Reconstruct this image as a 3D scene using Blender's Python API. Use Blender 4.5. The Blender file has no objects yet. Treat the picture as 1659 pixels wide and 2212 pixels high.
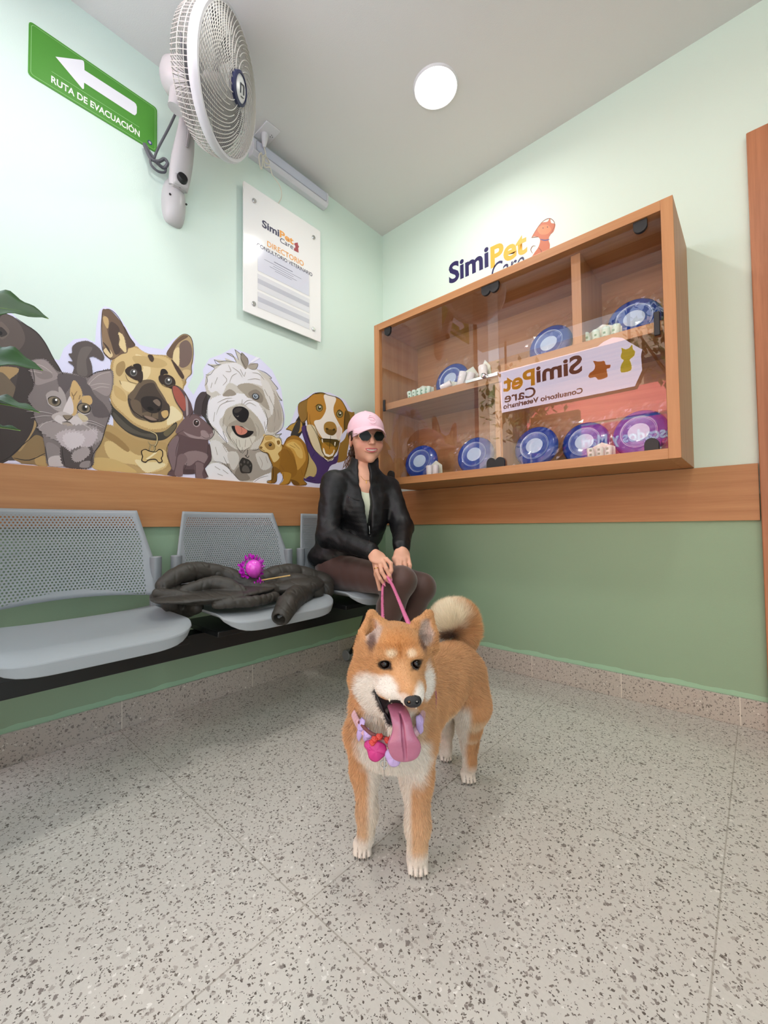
import bpy, bmesh, math, random
import numpy as np
from mathutils import Vector, Matrix, Euler, geometry
random.seed(4); R = math.radians; PI = math.pi
S = bpy.context.scene; COL = S.collection

def lin(h):
    h = h.lstrip('#'); c = [int(h[i:i+2], 16)/255 for i in (0, 2, 4)]
    return tuple((v/12.92 if v <= .04045 else ((v+.055)/1.055)**2.4) for v in c)
def col(c): return (*lin(c), 1) if isinstance(c, str) else (*c[:3], 1)

# ---------------- camera, world, lights, exposure ----------------
CAM = (1.7686, -2.0052, 0.73); YAW, PIT, ROL, FPX = .725543, .0330140, -.0106892, 912.85
def basis():
    f = Vector((-math.sin(YAW)*math.cos(PIT), math.cos(YAW)*math.cos(PIT), math.sin(PIT)))
    r0 = Vector((math.cos(YAW), math.sin(YAW), 0)); u0 = r0.cross(f)
    return r0*math.cos(ROL)+u0*math.sin(ROL), u0*math.cos(ROL)-r0*math.sin(ROL), f
Rv, Uv, Fv = basis()
cd = bpy.data.cameras.new('camera'); cam = bpy.data.objects.new('camera', cd); COL.objects.link(cam)
cd.sensor_fit = 'HORIZONTAL'; cd.sensor_width = 36; cd.lens = 36*FPX/1659; cd.clip_start = .02
m = Matrix((Rv, Uv, -Fv)).transposed().to_4x4(); m.translation = Vector(CAM); cam.matrix_world = m
S.camera = cam
S.view_settings.view_transform = 'Standard'; S.view_settings.look = 'None'
S.view_settings.exposure = -0.02; S.view_settings.gamma = 1; S.view_settings.use_curve_mapping = False
S.cycles.max_bounces = 8; S.cycles.diffuse_bounces = 5; S.cycles.glossy_bounces = 4
S.cycles.transparent_max_bounces = 24; S.cycles.caustics_reflective = False; S.cycles.caustics_refractive = False
w = bpy.data.worlds.new('sky'); S.world = w; w.use_nodes = True
w.node_tree.nodes['Background'].inputs[0].default_value = (.80, .90, 1, 1)
w.node_tree.nodes['Background'].inputs[1].default_value = 2.9
def lamp(name, kind, loc, energy, color=(1, 1, 1), rot=(0, 0, 0), **k):
    l = bpy.data.lights.new(name, kind); l.energy = energy; l.color = color
    for a, b in k.items(): setattr(l, a, b)
    o = bpy.data.objects.new(name, l); COL.objects.link(o); o.location = loc; o.rotation_euler = rot
    return o
lamp('sun', 'SUN', (0, 0, 9), 20.0, (1, .96, .88), (R(-32), 0, R(12)), angle=R(.6))
H = 2.6033
DISC = dict(shape='DISK', size=.15, spread=R(165))
lamp('ceiling_lamp_glow', 'AREA', (.79, -.54, H-.012), 5.4, (1, .98, .94), **DISC)
for i, q in enumerate(((1.95, -1.45), (.75, -1.55))):
    lamp('ceiling_lamp_glow', 'AREA', (q[0], q[1], H-.012), 5.4, (1, .98, .94), **DISC)
po = lamp('daylight_portal', 'AREA', (1.55, -1.9, 1.25), 1, rot=(R(90), 0, 0), shape='RECTANGLE', size=2.4, size_y=2.5)
po.data.cycles.is_portal = True

# ---------------- materials ----------------
def mat(name, c, rough=.5, metal=0., noise=0., nscale=30., bump=0., bscale=200., spec=.5, coat=0., emit=None, es=1., sheen=0., stretch=None, c2=None):
    m = bpy.data.materials.new(name); m.use_nodes = True; n = m.node_tree.nodes; l = m.node_tree.links
    b = n['Principled BSDF']; b.inputs['Base Color'].default_value = col(c)
    b.inputs['Roughness'].default_value = rough; b.inputs['Metallic'].default_value = metal
    b.inputs['Specular IOR Level'].default_value = spec; b.inputs['Coat Weight'].default_value = coat
    b.inputs['Sheen Weight'].default_value = sheen
    if emit: b.inputs['Emission Color'].default_value = col(emit); b.inputs['Emission Strength'].default_value = es
    if noise or bump:
        tc = n.new('ShaderNodeTexCoord'); mp = n.new('ShaderNodeMapping'); l.new(tc.outputs['Object'], mp.inputs[0])
        if stretch: mp.inputs['Scale'].default_value = stretch
    if noise:
        t = n.new('ShaderNodeTexNoise'); t.inputs['Scale'].default_value = nscale; t.inputs['Detail'].default_value = 5
        l.new(mp.outputs[0], t.inputs['Vector']); mx = n.new('ShaderNodeMix'); mx.data_type = 'RGBA'
        a = Vector(col(c)[:3]); mx.inputs[6].default_value = (*(a*(1-noise)), 1)
        mx.inputs[7].default_value = col(c2) if c2 else (*(a*(1+noise)), 1)
        l.new(t.outputs['Fac'], mx.inputs[0]); l.new(mx.outputs[2], b.inputs['Base Color'])
    if bump:
        t = n.new('ShaderNodeTexNoise'); t.inputs['Scale'].default_value = bscale; l.new(mp.outputs[0], t.inputs['Vector'])
        bp = n.new('ShaderNodeBump'); bp.inputs['Strength'].default_value = bump; bp.inputs['Distance'].default_value = .002
        l.new(t.outputs['Fac'], bp.inputs['Height']); l.new(bp.outputs[0], b.inputs['Normal'])
    return m
def wood(name, c1, c2, axis):
    m = mat(name, c1, .42); n = m.node_tree.nodes; l = m.node_tree.links; b = n['Principled BSDF']
    tc = n.new('ShaderNodeTexCoord'); mp = n.new('ShaderNodeMapping'); l.new(tc.outputs['Object'], mp.inputs[0])
    s = [34, 34, 34]; s['xyz'.index(axis)] = 1.6; mp.inputs['Scale'].default_value = s
    t = n.new('ShaderNodeTexNoise'); t.inputs['Scale'].default_value = 1; t.inputs['Detail'].default_value = 7; t.inputs['Roughness'].default_value = .65
    t.inputs['Distortion'].default_value = .4
    l.new(mp.outputs[0], t.inputs['Vector']); r = n.new('ShaderNodeValToRGB'); l.new(t.outputs['Fac'], r.inputs[0])
    r.color_ramp.elements[0].position = .32; r.color_ramp.elements[0].color = col(c2)
    r.color_ramp.elements[1].position = .66; r.color_ramp.elements[1].color = col(c1)
    l.new(r.outputs[0], b.inputs['Base Color']); return m
def terrazzo(name, base, grout_axes, off, glossy=.22, grout_c='8f877b'):
    """speckled stone; grout_axes: list of (axis, period, offset, width)"""
    m = mat(name, base, glossy); n = m.node_tree.nodes; l = m.node_tree.links; b = n['Principled BSDF']
    tc = n.new('ShaderNodeTexCoord'); out = None
    def M(op, a, bb, c=None):
        k = n.new('ShaderNodeMath'); k.operation = op
        for i, v in enumerate((a, bb, c)):
            if v is None: continue
            if isinstance(v, (int, float)): k.inputs[i].default_value = v
            else: l.new(v, k.inputs[i])
        return k.outputs[0]
    def mix(f, a, bcol):
        k = n.new('ShaderNodeMix'); k.data_type = 'RGBA'; l.new(f, k.inputs[0])
        if isinstance(a, tuple): k.inputs[6].default_value = a
        else: l.new(a, k.inputs[6])
        if isinstance(bcol, tuple): k.inputs[7].default_value = bcol
        else: l.new(bcol, k.inputs[7])
        return k.outputs[2]
    nz = n.new('ShaderNodeTexNoise'); nz.inputs['Scale'].default_value = 160; nz.inputs['Detail'].default_value = 2; l.new(tc.outputs['Object'], nz.inputs['Vector'])
    dv = n.new('ShaderNodeMix'); dv.data_type = 'VECTOR'; dv.inputs[0].default_value = .012
    l.new(tc.outputs['Object'], dv.inputs[4]); l.new(nz.outputs['Color'], dv.inputs[5])
    c = mix(M('MULTIPLY', nz.outputs['Fac'], 1.0), col(base), (*(Vector(col(base)[:3])*.86), 1))
    big = n.new('ShaderNodeTexNoise'); big.inputs['Scale'].default_value = 2.2; l.new(tc.outputs['Object'], big.inputs['Vector'])
    c = mix(M('MULTIPLY', big.outputs['Fac'], .35), c, (*(Vector(col(base)[:3])*.85), 1))
    for sc, th, pick, cc in ((85, .42, .5, 'aca59d'), (120, .42, .45, '979089'), (160, .46, .4, '776f68'), (100, .40, .2, 'dedad2'), (62, .34, .25, '857d77'), (210, .5, .3, '5d5650')):
        v = n.new('ShaderNodeTexVoronoi'); v.inputs['Scale'].default_value = sc; l.new(dv.outputs[1], v.inputs['Vector'])
        sp = n.new('ShaderNodeSeparateColor'); l.new(v.outputs['Color'], sp.inputs[0])
        a = M('LESS_THAN', v.outputs['Distance'], M('MULTIPLY', sp.outputs[1], th)); d = M('LESS_THAN', sp.outputs[0], pick)
        c = mix(M('MULTIPLY', a, d), c, col(cc))
    sx = n.new('ShaderNodeSeparateXYZ'); l.new(tc.outputs['Object'], sx.inputs[0]); g = None
    for ax, per, o, wd, st in grout_axes:
        t = M('PINGPONG', M('SUBTRACT', sx.outputs['XYZ'.index(ax)], o), per/2)
        k = M('MULTIPLY', M('LESS_THAN', t, wd/2), st); g = k if g is None else M('MAXIMUM', g, k)
    if g is not None: c = mix(g, c, col(grout_c))
    l.new(c, b.inputs['Base Color']); return m
def wallmat():
    m = mat('two_tone_wall_paint', 'd6e6dc', .55); n = m.node_tree.nodes; l = m.node_tree.links; b = n['Principled BSDF']
    tc = n.new('ShaderNodeTexCoord'); sx = n.new('ShaderNodeSeparateXYZ'); l.new(tc.outputs['Object'], sx.inputs[0])
    k = n.new('ShaderNodeMath'); k.operation = 'GREATER_THAN'; k.inputs[1].default_value = .83; l.new(sx.outputs[2], k.inputs[0])
    x = n.new('ShaderNodeMix'); x.data_type = 'RGBA'; x.inputs[6].default_value = col('8fa98c'); x.inputs[7].default_value = col('d4e6dc')
    l.new(k.outputs[0], x.inputs[0])
    # cut-in brush line just above the skirting
    nz = n.new('ShaderNodeTexNoise'); nz.inputs['Scale'].default_value = 9; nz.inputs['Detail'].default_value = 4; l.new(tc.outputs['Object'], nz.inputs['Vector'])
    a = n.new('ShaderNodeMath'); a.operation = 'MULTIPLY_ADD'; a.inputs[1].default_value = .03; l.new(nz.outputs['Fac'], a.inputs[0]); a.inputs[2].default_value = .103
    lt = n.new('ShaderNodeMath'); lt.operation = 'LESS_THAN'; l.new(sx.outputs[2], lt.inputs[0]); l.new(a.outputs[0], lt.inputs[1])
    y = n.new('ShaderNodeMix'); y.data_type = 'RGBA'; l.new(lt.outputs[0], y.inputs[0]); l.new(x.outputs[2], y.inputs[6]); y.inputs[7].default_value = col('9dc3a4')
    l.new(y.outputs[2], b.inputs['Base Color'])
    t = n.new('ShaderNodeTexNoise'); t.inputs['Scale'].default_value = 260; l.new(tc.outputs['Object'], t.inputs['Vector'])
    bp = n.new('ShaderNodeBump'); bp.inputs['Strength'].default_value = .25; bp.inputs['Distance'].default_value = .001
    l.new(t.outputs['Fac'], bp.inputs['Height']); l.new(bp.outputs[0], b.inputs['Normal']); return m
def glassmat(name, base=.0, gain=1.9, tint=(1, 1, 1), rough=0.):
    """clear pane: straight-through transmission plus Fresnel reflection from the outer face"""
    m = bpy.data.materials.new(name); m.use_nodes = True; n = m.node_tree.nodes; l = m.node_tree.links; n.remove(n['Principled BSDF'])
    t = n.new('ShaderNodeBsdfTransparent'); t.inputs[0].default_value = (*tint, 1); g = n.new('ShaderNodeBsdfGlossy'); g.inputs['Roughness'].default_value = rough
    fr = n.new('ShaderNodeFresnel'); fr.inputs[0].default_value = 1.5; ge = n.new('ShaderNodeNewGeometry')
    a = n.new('ShaderNodeMath'); a.operation = 'MULTIPLY_ADD'; a.inputs[1].default_value = gain; a.inputs[2].default_value = base; l.new(fr.outputs[0], a.inputs[0])
    i = n.new('ShaderNodeMath'); i.operation = 'SUBTRACT'; i.inputs[0].default_value = 1; l.new(ge.outputs['Backfacing'], i.inputs[1])
    k = n.new('ShaderNodeMath'); k.operation = 'MULTIPLY'; k.use_clamp = True; l.new(a.outputs[0], k.inputs[0]); l.new(i.outputs[0], k.inputs[1])
    x = n.new('ShaderNodeMixShader'); l.new(k.outputs[0], x.inputs[0]); l.new(t.outputs[0], x.inputs[1]); l.new(g.outputs[0], x.inputs[2])
    l.new(x.outputs[0], n['Material Output'].inputs[0]); return m
def vcolmat(name, rough=.6, spec=.3, sheen=0., bump=0., bscale=300, sss=0.):
    m = mat(name, 'ffffff', rough, spec=spec, sheen=sheen, bump=bump, bscale=bscale); n = m.node_tree.nodes
    a = n.new('ShaderNodeVertexColor'); a.layer_name = 'Col'; m.node_tree.links.new(a.outputs[0], n['Principled BSDF'].inputs['Base Color'])
    if sss: n['Principled BSDF'].inputs['Subsurface Weight'].default_value = sss; n['Principled BSDF'].inputs['Subsurface Radius'].default_value = (.01, .004, .002); n['Principled BSDF'].inputs['Subsurface Scale'].default_value = .4
    return m
_fl = {}
def flat(c, rough=.45):
    k = (c, rough)
    if k not in _fl: _fl[k] = mat('print_'+str(len(_fl)), c, rough, spec=.4)
    return _fl[k]

# ---------------- mesh helpers ----------------
class MB:
    def __init__(s): s.v = []; s.f = []; s.m = []; s.mi = 0
    def add(s, vs, fs):
        o = len(s.v); s.v += [tuple(v) for v in vs]; s.f += [tuple(o+i for i in f) for f in fs]; s.m += [s.mi]*len(fs); return s
    def box(s, a, b):
        x0, y0, z0 = a; x1, y1, z1 = b
        return s.add([(x0,y0,z0),(x1,y0,z0),(x1,y1,z0),(x0,y1,z0),(x0,y0,z1),(x1,y0,z1),(x1,y1,z1),(x0,y1,z1)],
                     [(0,3,2,1),(4,5,6,7),(0,1,5,4),(1,2,6,5),(2,3,7,6),(3,0,4,7)])
    def quad(s, *p): return s.add(p, [tuple(range(len(p)))])
    def tube(s, pts, r, n=8, cap=True, flat_=1., up=None):
        pts = [Vector(p) for p in pts]; N = len(pts); rs = r if isinstance(r, (list, tuple)) else [r]*N
        vs = []; fs = []; pu = None
        for i, p in enumerate(pts):
            t = (pts[min(i+1, N-1)]-pts[max(i-1, 0)])
            if t.length < 1e-9: t = Vector((0, 0, 1))
            t.normalize()
            if pu is None:
                u = Vector(up) if up else (Vector((0, 0, 1)) if abs(t.z) < .9 else Vector((1, 0, 0)))
            else: u = pu
            u = (u-t*u.dot(t)).normalized(); pu = u; w_ = t.cross(u)
            for k in range(n):
                a = 2*PI*k/n; vs.append(p+u*math.cos(a)*rs[i]*flat_+w_*math.sin(a)*rs[i])
        for i in range(N-1):
            for k in range(n):
                fs.append((i*n+k, i*n+(k+1) % n, (i+1)*n+(k+1) % n, (i+1)*n+k))
        if cap: fs.append(tuple(range(n-1, -1, -1))); fs.append(tuple((N-1)*n+k for k in range(n)))
        return s.add(vs, fs)
    def lathe(s, prof, n=32, M=None, cap=True):
        vs = []; fs = []; P = len(prof)
        for r_, z in prof:
            for k in range(n):
                a = 2*PI*k/n; v = Vector((r_*math.cos(a), r_*math.sin(a), z)); vs.append(M @ v if M else v)
        for i in range(P-1):
            for k in range(n): fs.append((i*n+k, i*n+(k+1) % n, (i+1)*n+(k+1) % n, (i+1)*n+k))
        if cap:
            if prof[0][0] > 1e-6: fs.append(tuple(range(n-1, -1, -1)))
            if prof[-1][0] > 1e-6: fs.append(tuple((P-1)*n+k for k in range(n)))
        return s.add(vs, fs)
    def prism(s, poly, fn, t):
        """poly: 2-D outline; fn(a,b,h) -> 3-D ; extruded 0..t"""
        n = len(poly); tr = geometry.tessellate_polygon([[Vector((a, b, 0)) for a, b in poly]])
        vs = [fn(a, b, 0) for a, b in poly]+[fn(a, b, t) for a, b in poly]
        fs = [tuple(q) for q in tr]+[tuple(n+i for i in q[::-1]) for q in tr]+[(i, (i+1) % n, n+(i+1) % n, n+i) for i in range(n)]
        return s.add(vs, fs)
    def sheet(s, poly, fn, h=0.):
        tr = geometry.tessellate_polygon([[Vector((a, b, 0)) for a, b in poly]])
        return s.add([fn(a, b, h) for a, b in poly], [tuple(q) for q in tr])
    def grid(s, nu, nv, fn):
        vs = [fn(i/(nu-1), j/(nv-1)) for j in range(nv) for i in range(nu)]
        return s.add(vs, [(j*nu+i, j*nu+i+1, (j+1)*nu+i+1, (j+1)*nu+i) for j in range(nv-1) for i in range(nu-1)])
    def build(s, name, mats, parent=None, loc=None, rot=None, smooth=40, bevel=0, solid=0, sub=0, fixn=True, bseg=2):
        me = bpy.data.meshes.new(name); me.from_pydata([tuple(v) for v in s.v], [], s.f)
        mats = mats if isinstance(mats, (list, tuple)) else [mats]
        for q in mats: me.materials.append(q)
        if len(mats) > 1: me.polygons.foreach_set('material_index', s.m)
        if fixn:
            bm = bmesh.new(); bm.from_mesh(me); bmesh.ops.recalc_face_normals(bm, faces=bm.faces); bm.to_mesh(me); bm.free()
        if smooth: me.shade_smooth(); me.set_sharp_from_angle(angle=R(smooth))
        o = bpy.data.objects.new(name, me); COL.objects.link(o)
        if parent: o.parent = parent
        if loc: o.location = loc
        if rot: o.rotation_euler = rot
        if solid: q = o.modifiers.new('s', 'SOLIDIFY'); q.thickness = solid; q.offset = 0
        if sub: q = o.modifiers.new('u', 'SUBSURF'); q.levels = q.render_levels = sub
        if bevel: q = o.modifiers.new('b', 'BEVEL'); q.width = bevel; q.segments = bseg; q.limit_method = 'ANGLE'
        return o
def tag(o, label=None, cat=None, group=None, kind=None):
    for k, v in (('label', label), ('category', cat), ('group', group), ('kind', kind)):
        if v: o[k] = v
    return o
def empty(name, loc=(0, 0, 0), rz=0, label=None, cat=None, group=None, rot=None):
    o = bpy.data.objects.new(name, None); COL.objects.link(o); o.location = loc; o.rotation_euler = rot or (0, 0, rz)
    o.empty_display_size = .05; return tag(o, label, cat, group)
def struct(o): o['kind'] = 'structure'; return o
def clone(o, parent=None):
    c = o.copy(); COL.objects.link(c); c.parent = parent
    for ch in list(o.children): clone(ch, c)
    return c
def smooth_path(pts, k=6, closed=False):
    P = [Vector(p) for p in pts]; n = len(P); out = []
    for i in range(n if closed else n-1):
        if closed: a, b, c, d = P[(i-1) % n], P[i], P[(i+1) % n], P[(i+2) % n]
        else: a, b, c, d = P[max(i-1, 0)], P[i], P[i+1], P[min(i+2, n-1)]
        for j in range(k):
            t = j/k; out.append(.5*((2*b)+(c-a)*t+(2*a-5*b+4*c-d)*t*t+(3*b-a-3*c+d)*t**3))
    if not closed: out.append(P[-1])
    return out
def onX(px, py, x0=0.):                      # point of the plane x = x0 seen at a place in the photo
    d = Fv+Rv*((px-829.5)/FPX)-Uv*((py-1106)/FPX); return Vector(CAM)+d*((x0-CAM[0])/d.x)
def onY(px, py, y0=0.):
    d = Fv+Rv*((px-829.5)/FPX)-Uv*((py-1106)/FPX); return Vector(CAM)+d*((y0-CAM[1])/d.y)
_vec = lambda v: Vector(v)
def text(body, size, c, name, parent, fn, bold=.0, align='CENTER', space=1., h=0.0008, sx=1., shear=0.):
    """lettering as a thin mesh; fn(a,b,h) places it"""
    cu = bpy.data.curves.new(name, 'FONT'); cu.body = body; cu.size = size; cu.align_x = align; cu.offset = bold*size; cu.space_character = space; cu.shear = shear
    cu.resolution_u = 4; cu.fill_mode = 'BOTH'
    t = bpy.data.objects.new('t', cu); COL.objects.link(t); dg = bpy.context.evaluated_depsgraph_get()
    me = bpy.data.meshes.new_from_object(t.evaluated_get(dg)); bpy.data.objects.remove(t)
    for v in me.vertices: v.co = fn(v.co.x*sx, v.co.y, h)
    me.materials.clear(); me.materials.append(c if not isinstance(c, str) else flat(c)); me.name = name
    o = bpy.data.objects.new(name, me); COL.objects.link(o)
    if parent: o.parent = parent
    return o
# ---------------- implicit-surface modeller (bodies, cloth) ----------------
class SDF:
    def __init__(s, lo, hi, h):
        s.lo = np.array(lo, np.float32); s.h = h; s.n = np.ceil((np.array(hi)-np.array(lo))/h).astype(int)+1; s.d = np.full(s.n, 1., np.float32)
    def _box(s, lo, hi):
        a = np.maximum(0, np.floor((np.array(lo)-s.lo)/s.h).astype(int)); b = np.minimum(s.n, np.ceil((np.array(hi)-s.lo)/s.h).astype(int)+1)
        if (b <= a).any(): return None
        sl = tuple(slice(int(x), int(y)) for x, y in zip(a, b))
        g = [s.lo[i]+s.h*np.arange(a[i], b[i], dtype=np.float32) for i in range(3)]
        return sl, (g[0][:, None, None], g[1][None, :, None], g[2][None, None, :])
    def _put(s, sl, q, k, op):
        o = s.d[sl]
        if op == 'sub': q = -q; h = np.maximum(k-np.abs(o-q), 0)/k; s.d[sl] = np.maximum(o, q)+h*h*k/4
        elif op == 'int': s.d[sl] = np.maximum(o, q)
        else: h = np.maximum(k-np.abs(o-q), 0)/k; s.d[sl] = np.minimum(o, q)-h*h*k/4
    def cap(s, a, b, r1, r2=None, k=.01, op='add'):
        r2 = r1 if r2 is None else r2; a = np.array(a, np.float32); b = np.array(b, np.float32); m = max(r1, r2)+k+3*s.h
        B = s._box(np.minimum(a, b)-m, np.maximum(a, b)+m)
        if B is None: return s
        sl, (X, Y, Z) = B; ab = b-a; L = float(ab@ab)+1e-12
        t = np.clip(((X-a[0])*ab[0]+(Y-a[1])*ab[1]+(Z-a[2])*ab[2])/L, 0, 1)
        q = np.sqrt((X-a[0]-t*ab[0])**2+(Y-a[1]-t*ab[1])**2+(Z-a[2]-t*ab[2])**2)-(r1+(r2-r1)*t)
        s._put(sl, q, k, op); return s
    def ell(s, c, r, k=.01, rot=None, op='add'):
        c = np.array(c, np.float32); r = np.array([r]*3 if isinstance(r, (int, float)) else r, np.float32); m = float(r.max())+k+3*s.h
        B = s._box(c-m, c+m)
        if B is None: return s
        sl, (X, Y, Z) = B; X, Y, Z = X-c[0], Y-c[1], Z-c[2]
        if rot is not None:
            M = np.array(Euler([R(v) for v in rot]).to_matrix().inverted() if not isinstance(rot, Matrix) else rot.inverted(), np.float32)
            X, Y, Z = M[0, 0]*X+M[0, 1]*Y+M[0, 2]*Z, M[1, 0]*X+M[1, 1]*Y+M[1, 2]*Z, M[2, 0]*X+M[2, 1]*Y+M[2, 2]*Z
        k0 = np.sqrt((X/r[0])**2+(Y/r[1])**2+(Z/r[2])**2); k1 = np.sqrt((X/r[0]**2)**2+(Y/r[1]**2)**2+(Z/r[2]**2)**2)+1e-9
        s._put(sl, k0*(k0-1)/k1+ (k0 < 1e-3)*(-float(r.min())), k, op); return s
    def path(s, pts, rs, k=.01, op='add', kk=5):
        P = smooth_path(pts, kk); n = len(P)-1; m = len(pts)-1
        def rr(i): t = i/kk; j = min(int(t), m-1); return rs[j]+(rs[j+1]-rs[j])*(t-j)
        if isinstance(rs, (int, float)): rs = [rs]*len(pts)
        for i in range(n): s.cap(P[i], P[i+1], rr(i), rr(i+1), k, op)
        return s
    def chain(s, pts, rs, k=.01, op='add'):
        for i in range(len(pts)-1): s.cap(pts[i], pts[i+1], rs[i], rs[i+1], k, op)
        return s
    def mesh(s, relax=1):
        d = s.d; ins = d < 0; n = s.n
        c = np.zeros(n-1, bool); full = np.ones(n-1, bool)
        for i in (0, 1):
            for j in (0, 1):
                for k in (0, 1):
                    v = ins[i:n[0]-1+i, j:n[1]-1+j, k:n[2]-1+k]; c |= v; full &= v
        act = c & ~full; idx = np.full(n-1, -1, np.int64); I = np.argwhere(act); idx[act] = np.arange(len(I))
        acc = np.zeros((len(I), 3)); cnt = np.zeros(len(I)); co = [(i, j, k) for i in (0, 1) for j in (0, 1) for k in (0, 1)]
        val = {q: d[I[:, 0]+q[0], I[:, 1]+q[1], I[:, 2]+q[2]] for q in co}
        for a in co:
            for ax in range(3):
                if a[ax]: continue
                b = list(a); b[ax] = 1; b = tuple(b); va, vb = val[a], val[b]; m = (va < 0) != (vb < 0)
                t = np.where(m, va/np.where(m, va-vb, 1), 0); p = np.zeros((len(I), 3)); p[:] = a; p[:, ax] = t
                acc[m] += p[m]; cnt[m] += 1
        V = (I+acc/np.maximum(cnt, 1)[:, None])*s.h+s.lo; F = []
        for ax in range(3):
            u, v = (ax+1) % 3, (ax+2) % 3; sa = [slice(None)]*3; sb = [slice(None)]*3; sa[ax] = slice(0, -1); sb[ax] = slice(1, None)
            for q in (u, v): sa[q] = sb[q] = slice(1, -1)
            A, B = ins[tuple(sa)], ins[tuple(sb)]; E = np.argwhere(A != B)
            if not len(E): continue
            sg = A[E[:, 0], E[:, 1], E[:, 2]]; E = E.copy(); E[:, u] += 1; E[:, v] += 1; q = []
            for du, dv in ((-1, -1), (0, -1), (0, 0), (-1, 0)):
                w_ = E.copy(); w_[:, u] += du; w_[:, v] += dv; q.append(idx[w_[:, 0], w_[:, 1], w_[:, 2]])
            Q = np.stack(q, 1); Q[~sg] = Q[~sg][:, ::-1]; F.append(Q)
        F = np.concatenate(F)
        for _ in range(relax):
            nb = np.zeros_like(V); cn = np.zeros(len(V))
            for a, b in ((0, 1), (1, 2), (2, 3), (3, 0)):
                np.add.at(nb, F[:, a], V[F[:, b]]); np.add.at(nb, F[:, b], V[F[:, a]]); np.add.at(cn, F[:, a], 1); np.add.at(cn, F[:, b], 1)
            V = V*.4+.6*nb/np.maximum(cn, 1)[:, None]
        return V, F
def normals(V, F):
    N = np.zeros_like(V); f = np.cross(V[F[:, 2]]-V[F[:, 0]], V[F[:, 3]]-V[F[:, 1]])
    for i in range(4): np.add.at(N, F[:, i], f)
    return N/(np.linalg.norm(N, axis=1, keepdims=True)+1e-12)
def lumps(V, sc, seed=0):
    """cheap smooth 3-D noise in -1..1"""
    rg = np.random.RandomState(seed); o = np.zeros(len(V))
    for i in range(7):
        k = rg.normal(size=3)*sc; o += np.sin(V@k+rg.uniform(0, 6.28))
    return o/4
def np_mesh(name, V, F, m, parent=None, C=None, loc=None, rot=None, smooth=True):
    me = bpy.data.meshes.new(name); me.from_pydata(V.tolist(), [], F.tolist()); ms = m if isinstance(m, list) else [m]
    for q in ms: me.materials.append(q)
    if C is not None:
        ca = me.color_attributes.new('Col', 'FLOAT_COLOR', 'POINT'); ca.data.foreach_set('color', np.hstack([C, np.ones((len(C), 1))]).astype(np.float32).ravel())
    if smooth: me.shade_smooth()
    o = bpy.data.objects.new(name, me); COL.objects.link(o)
    if parent: o.parent = parent
    if loc is not None: o.location = loc
    if rot is not None: o.rotation_euler = rot
    return o
# ---------------- materials in use ----------------
WALL = wallmat(); CEIL = mat('ceiling_paint', 'd4d4d3', .8, bump=.2, bscale=300)
FLOORM = terrazzo('terrazzo_tiles', 'd0cbc2', [('X', .6, 1.69, .003, .55), ('Y', .6, -1.483, .003, .55)], 0)
SKIRT = terrazzo('terrazzo_skirting', 'bfb6ac', [('X', .381, 1.698, .003, 1), ('Y', .531, -1.475, .003, 1)], 0, .3, 'd8d0c4')
WOODX = wood('beech_laminate_x', 'bb8759', 'a87246', 'x'); WOODY = wood('beech_laminate_y', 'bb8759', 'a87246', 'y'); WOODZ = wood('beech_laminate_z', 'bb8759', 'a87246', 'z')
WHITEP = mat('white_plastic', 'd9d9dc', .35); GREYP = mat('grey_seat_plastic', '979da1', .42, bump=.12, bscale=900)
BLACKM = mat('black_steel', '0b0b0c', .35); BLACKR = mat('black_rubber', '121214', .5); CHROME = mat('chrome', 'd5d6d8', .15, 1.)
PANE = glassmat('display_glass'); DARK = mat('dark_metal_frame', '1c1e22', .4)
DOORW = wood('door_frame_wood', 'b87a54', '9c6240', 'z')
# ---------------- the room ----------------
XR, YF = 3.3, -1.84
o = struct(MB().box((-.12, -7.5, -.1), (XR+.12, .12, 0)).build('floor', FLOORM, smooth=0))
struct(MB().box((-.12, YF-.9, H), (XR+.12, .12, H+.12)).build('ceiling', CEIL, smooth=0))
struct(MB().box((-.12, YF, 0), (0, .12, H)).build('wall_left', WALL, smooth=0))
struct(MB().box((0, 0, 0), (1.79, .12, H)).box((1.79, 0, 2.11), (2.72, .12, H)).box((2.72, 0, 0), (XR+.12, .12, H)).build('wall_back', WALL, smooth=0))
struct(MB().box((XR, YF, 0), (XR+.12, 0, H)).build('wall_right', WALL, smooth=0))
struct(MB().box((0, 0, 0), (.012, .1, .0998)).v and MB().box((0, YF, 0), (.012, 0, .0998)).build('baseboard_left', SKIRT, smooth=0, bevel=.0015))
struct(MB().box((.012, -.012, 0), (1.778, 0, .0998)).build('baseboard_back', SKIRT, smooth=0, bevel=.0015))
struct(MB().box((0, YF, .7356), (.014, 0, .938)).build('trim_1', WOODY, smooth=0, bevel=.001))
struct(MB().box((.014, -.014, .7356), (1.772, 0, .938)).build('trim_2', WOODX, smooth=0, bevel=.001))
# entrance opening: dark posts and header, open to the street behind the camera
b = MB().box((-.12, YF-.07, 0), (.0, YF, H)).box((3.05, YF-.07, 0), (XR+.12, YF, H)).box((0, YF-.07, 2.52), (3.05, YF, H))
struct(b.build('trim_3', DARK, smooth=0, bevel=.002))
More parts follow.
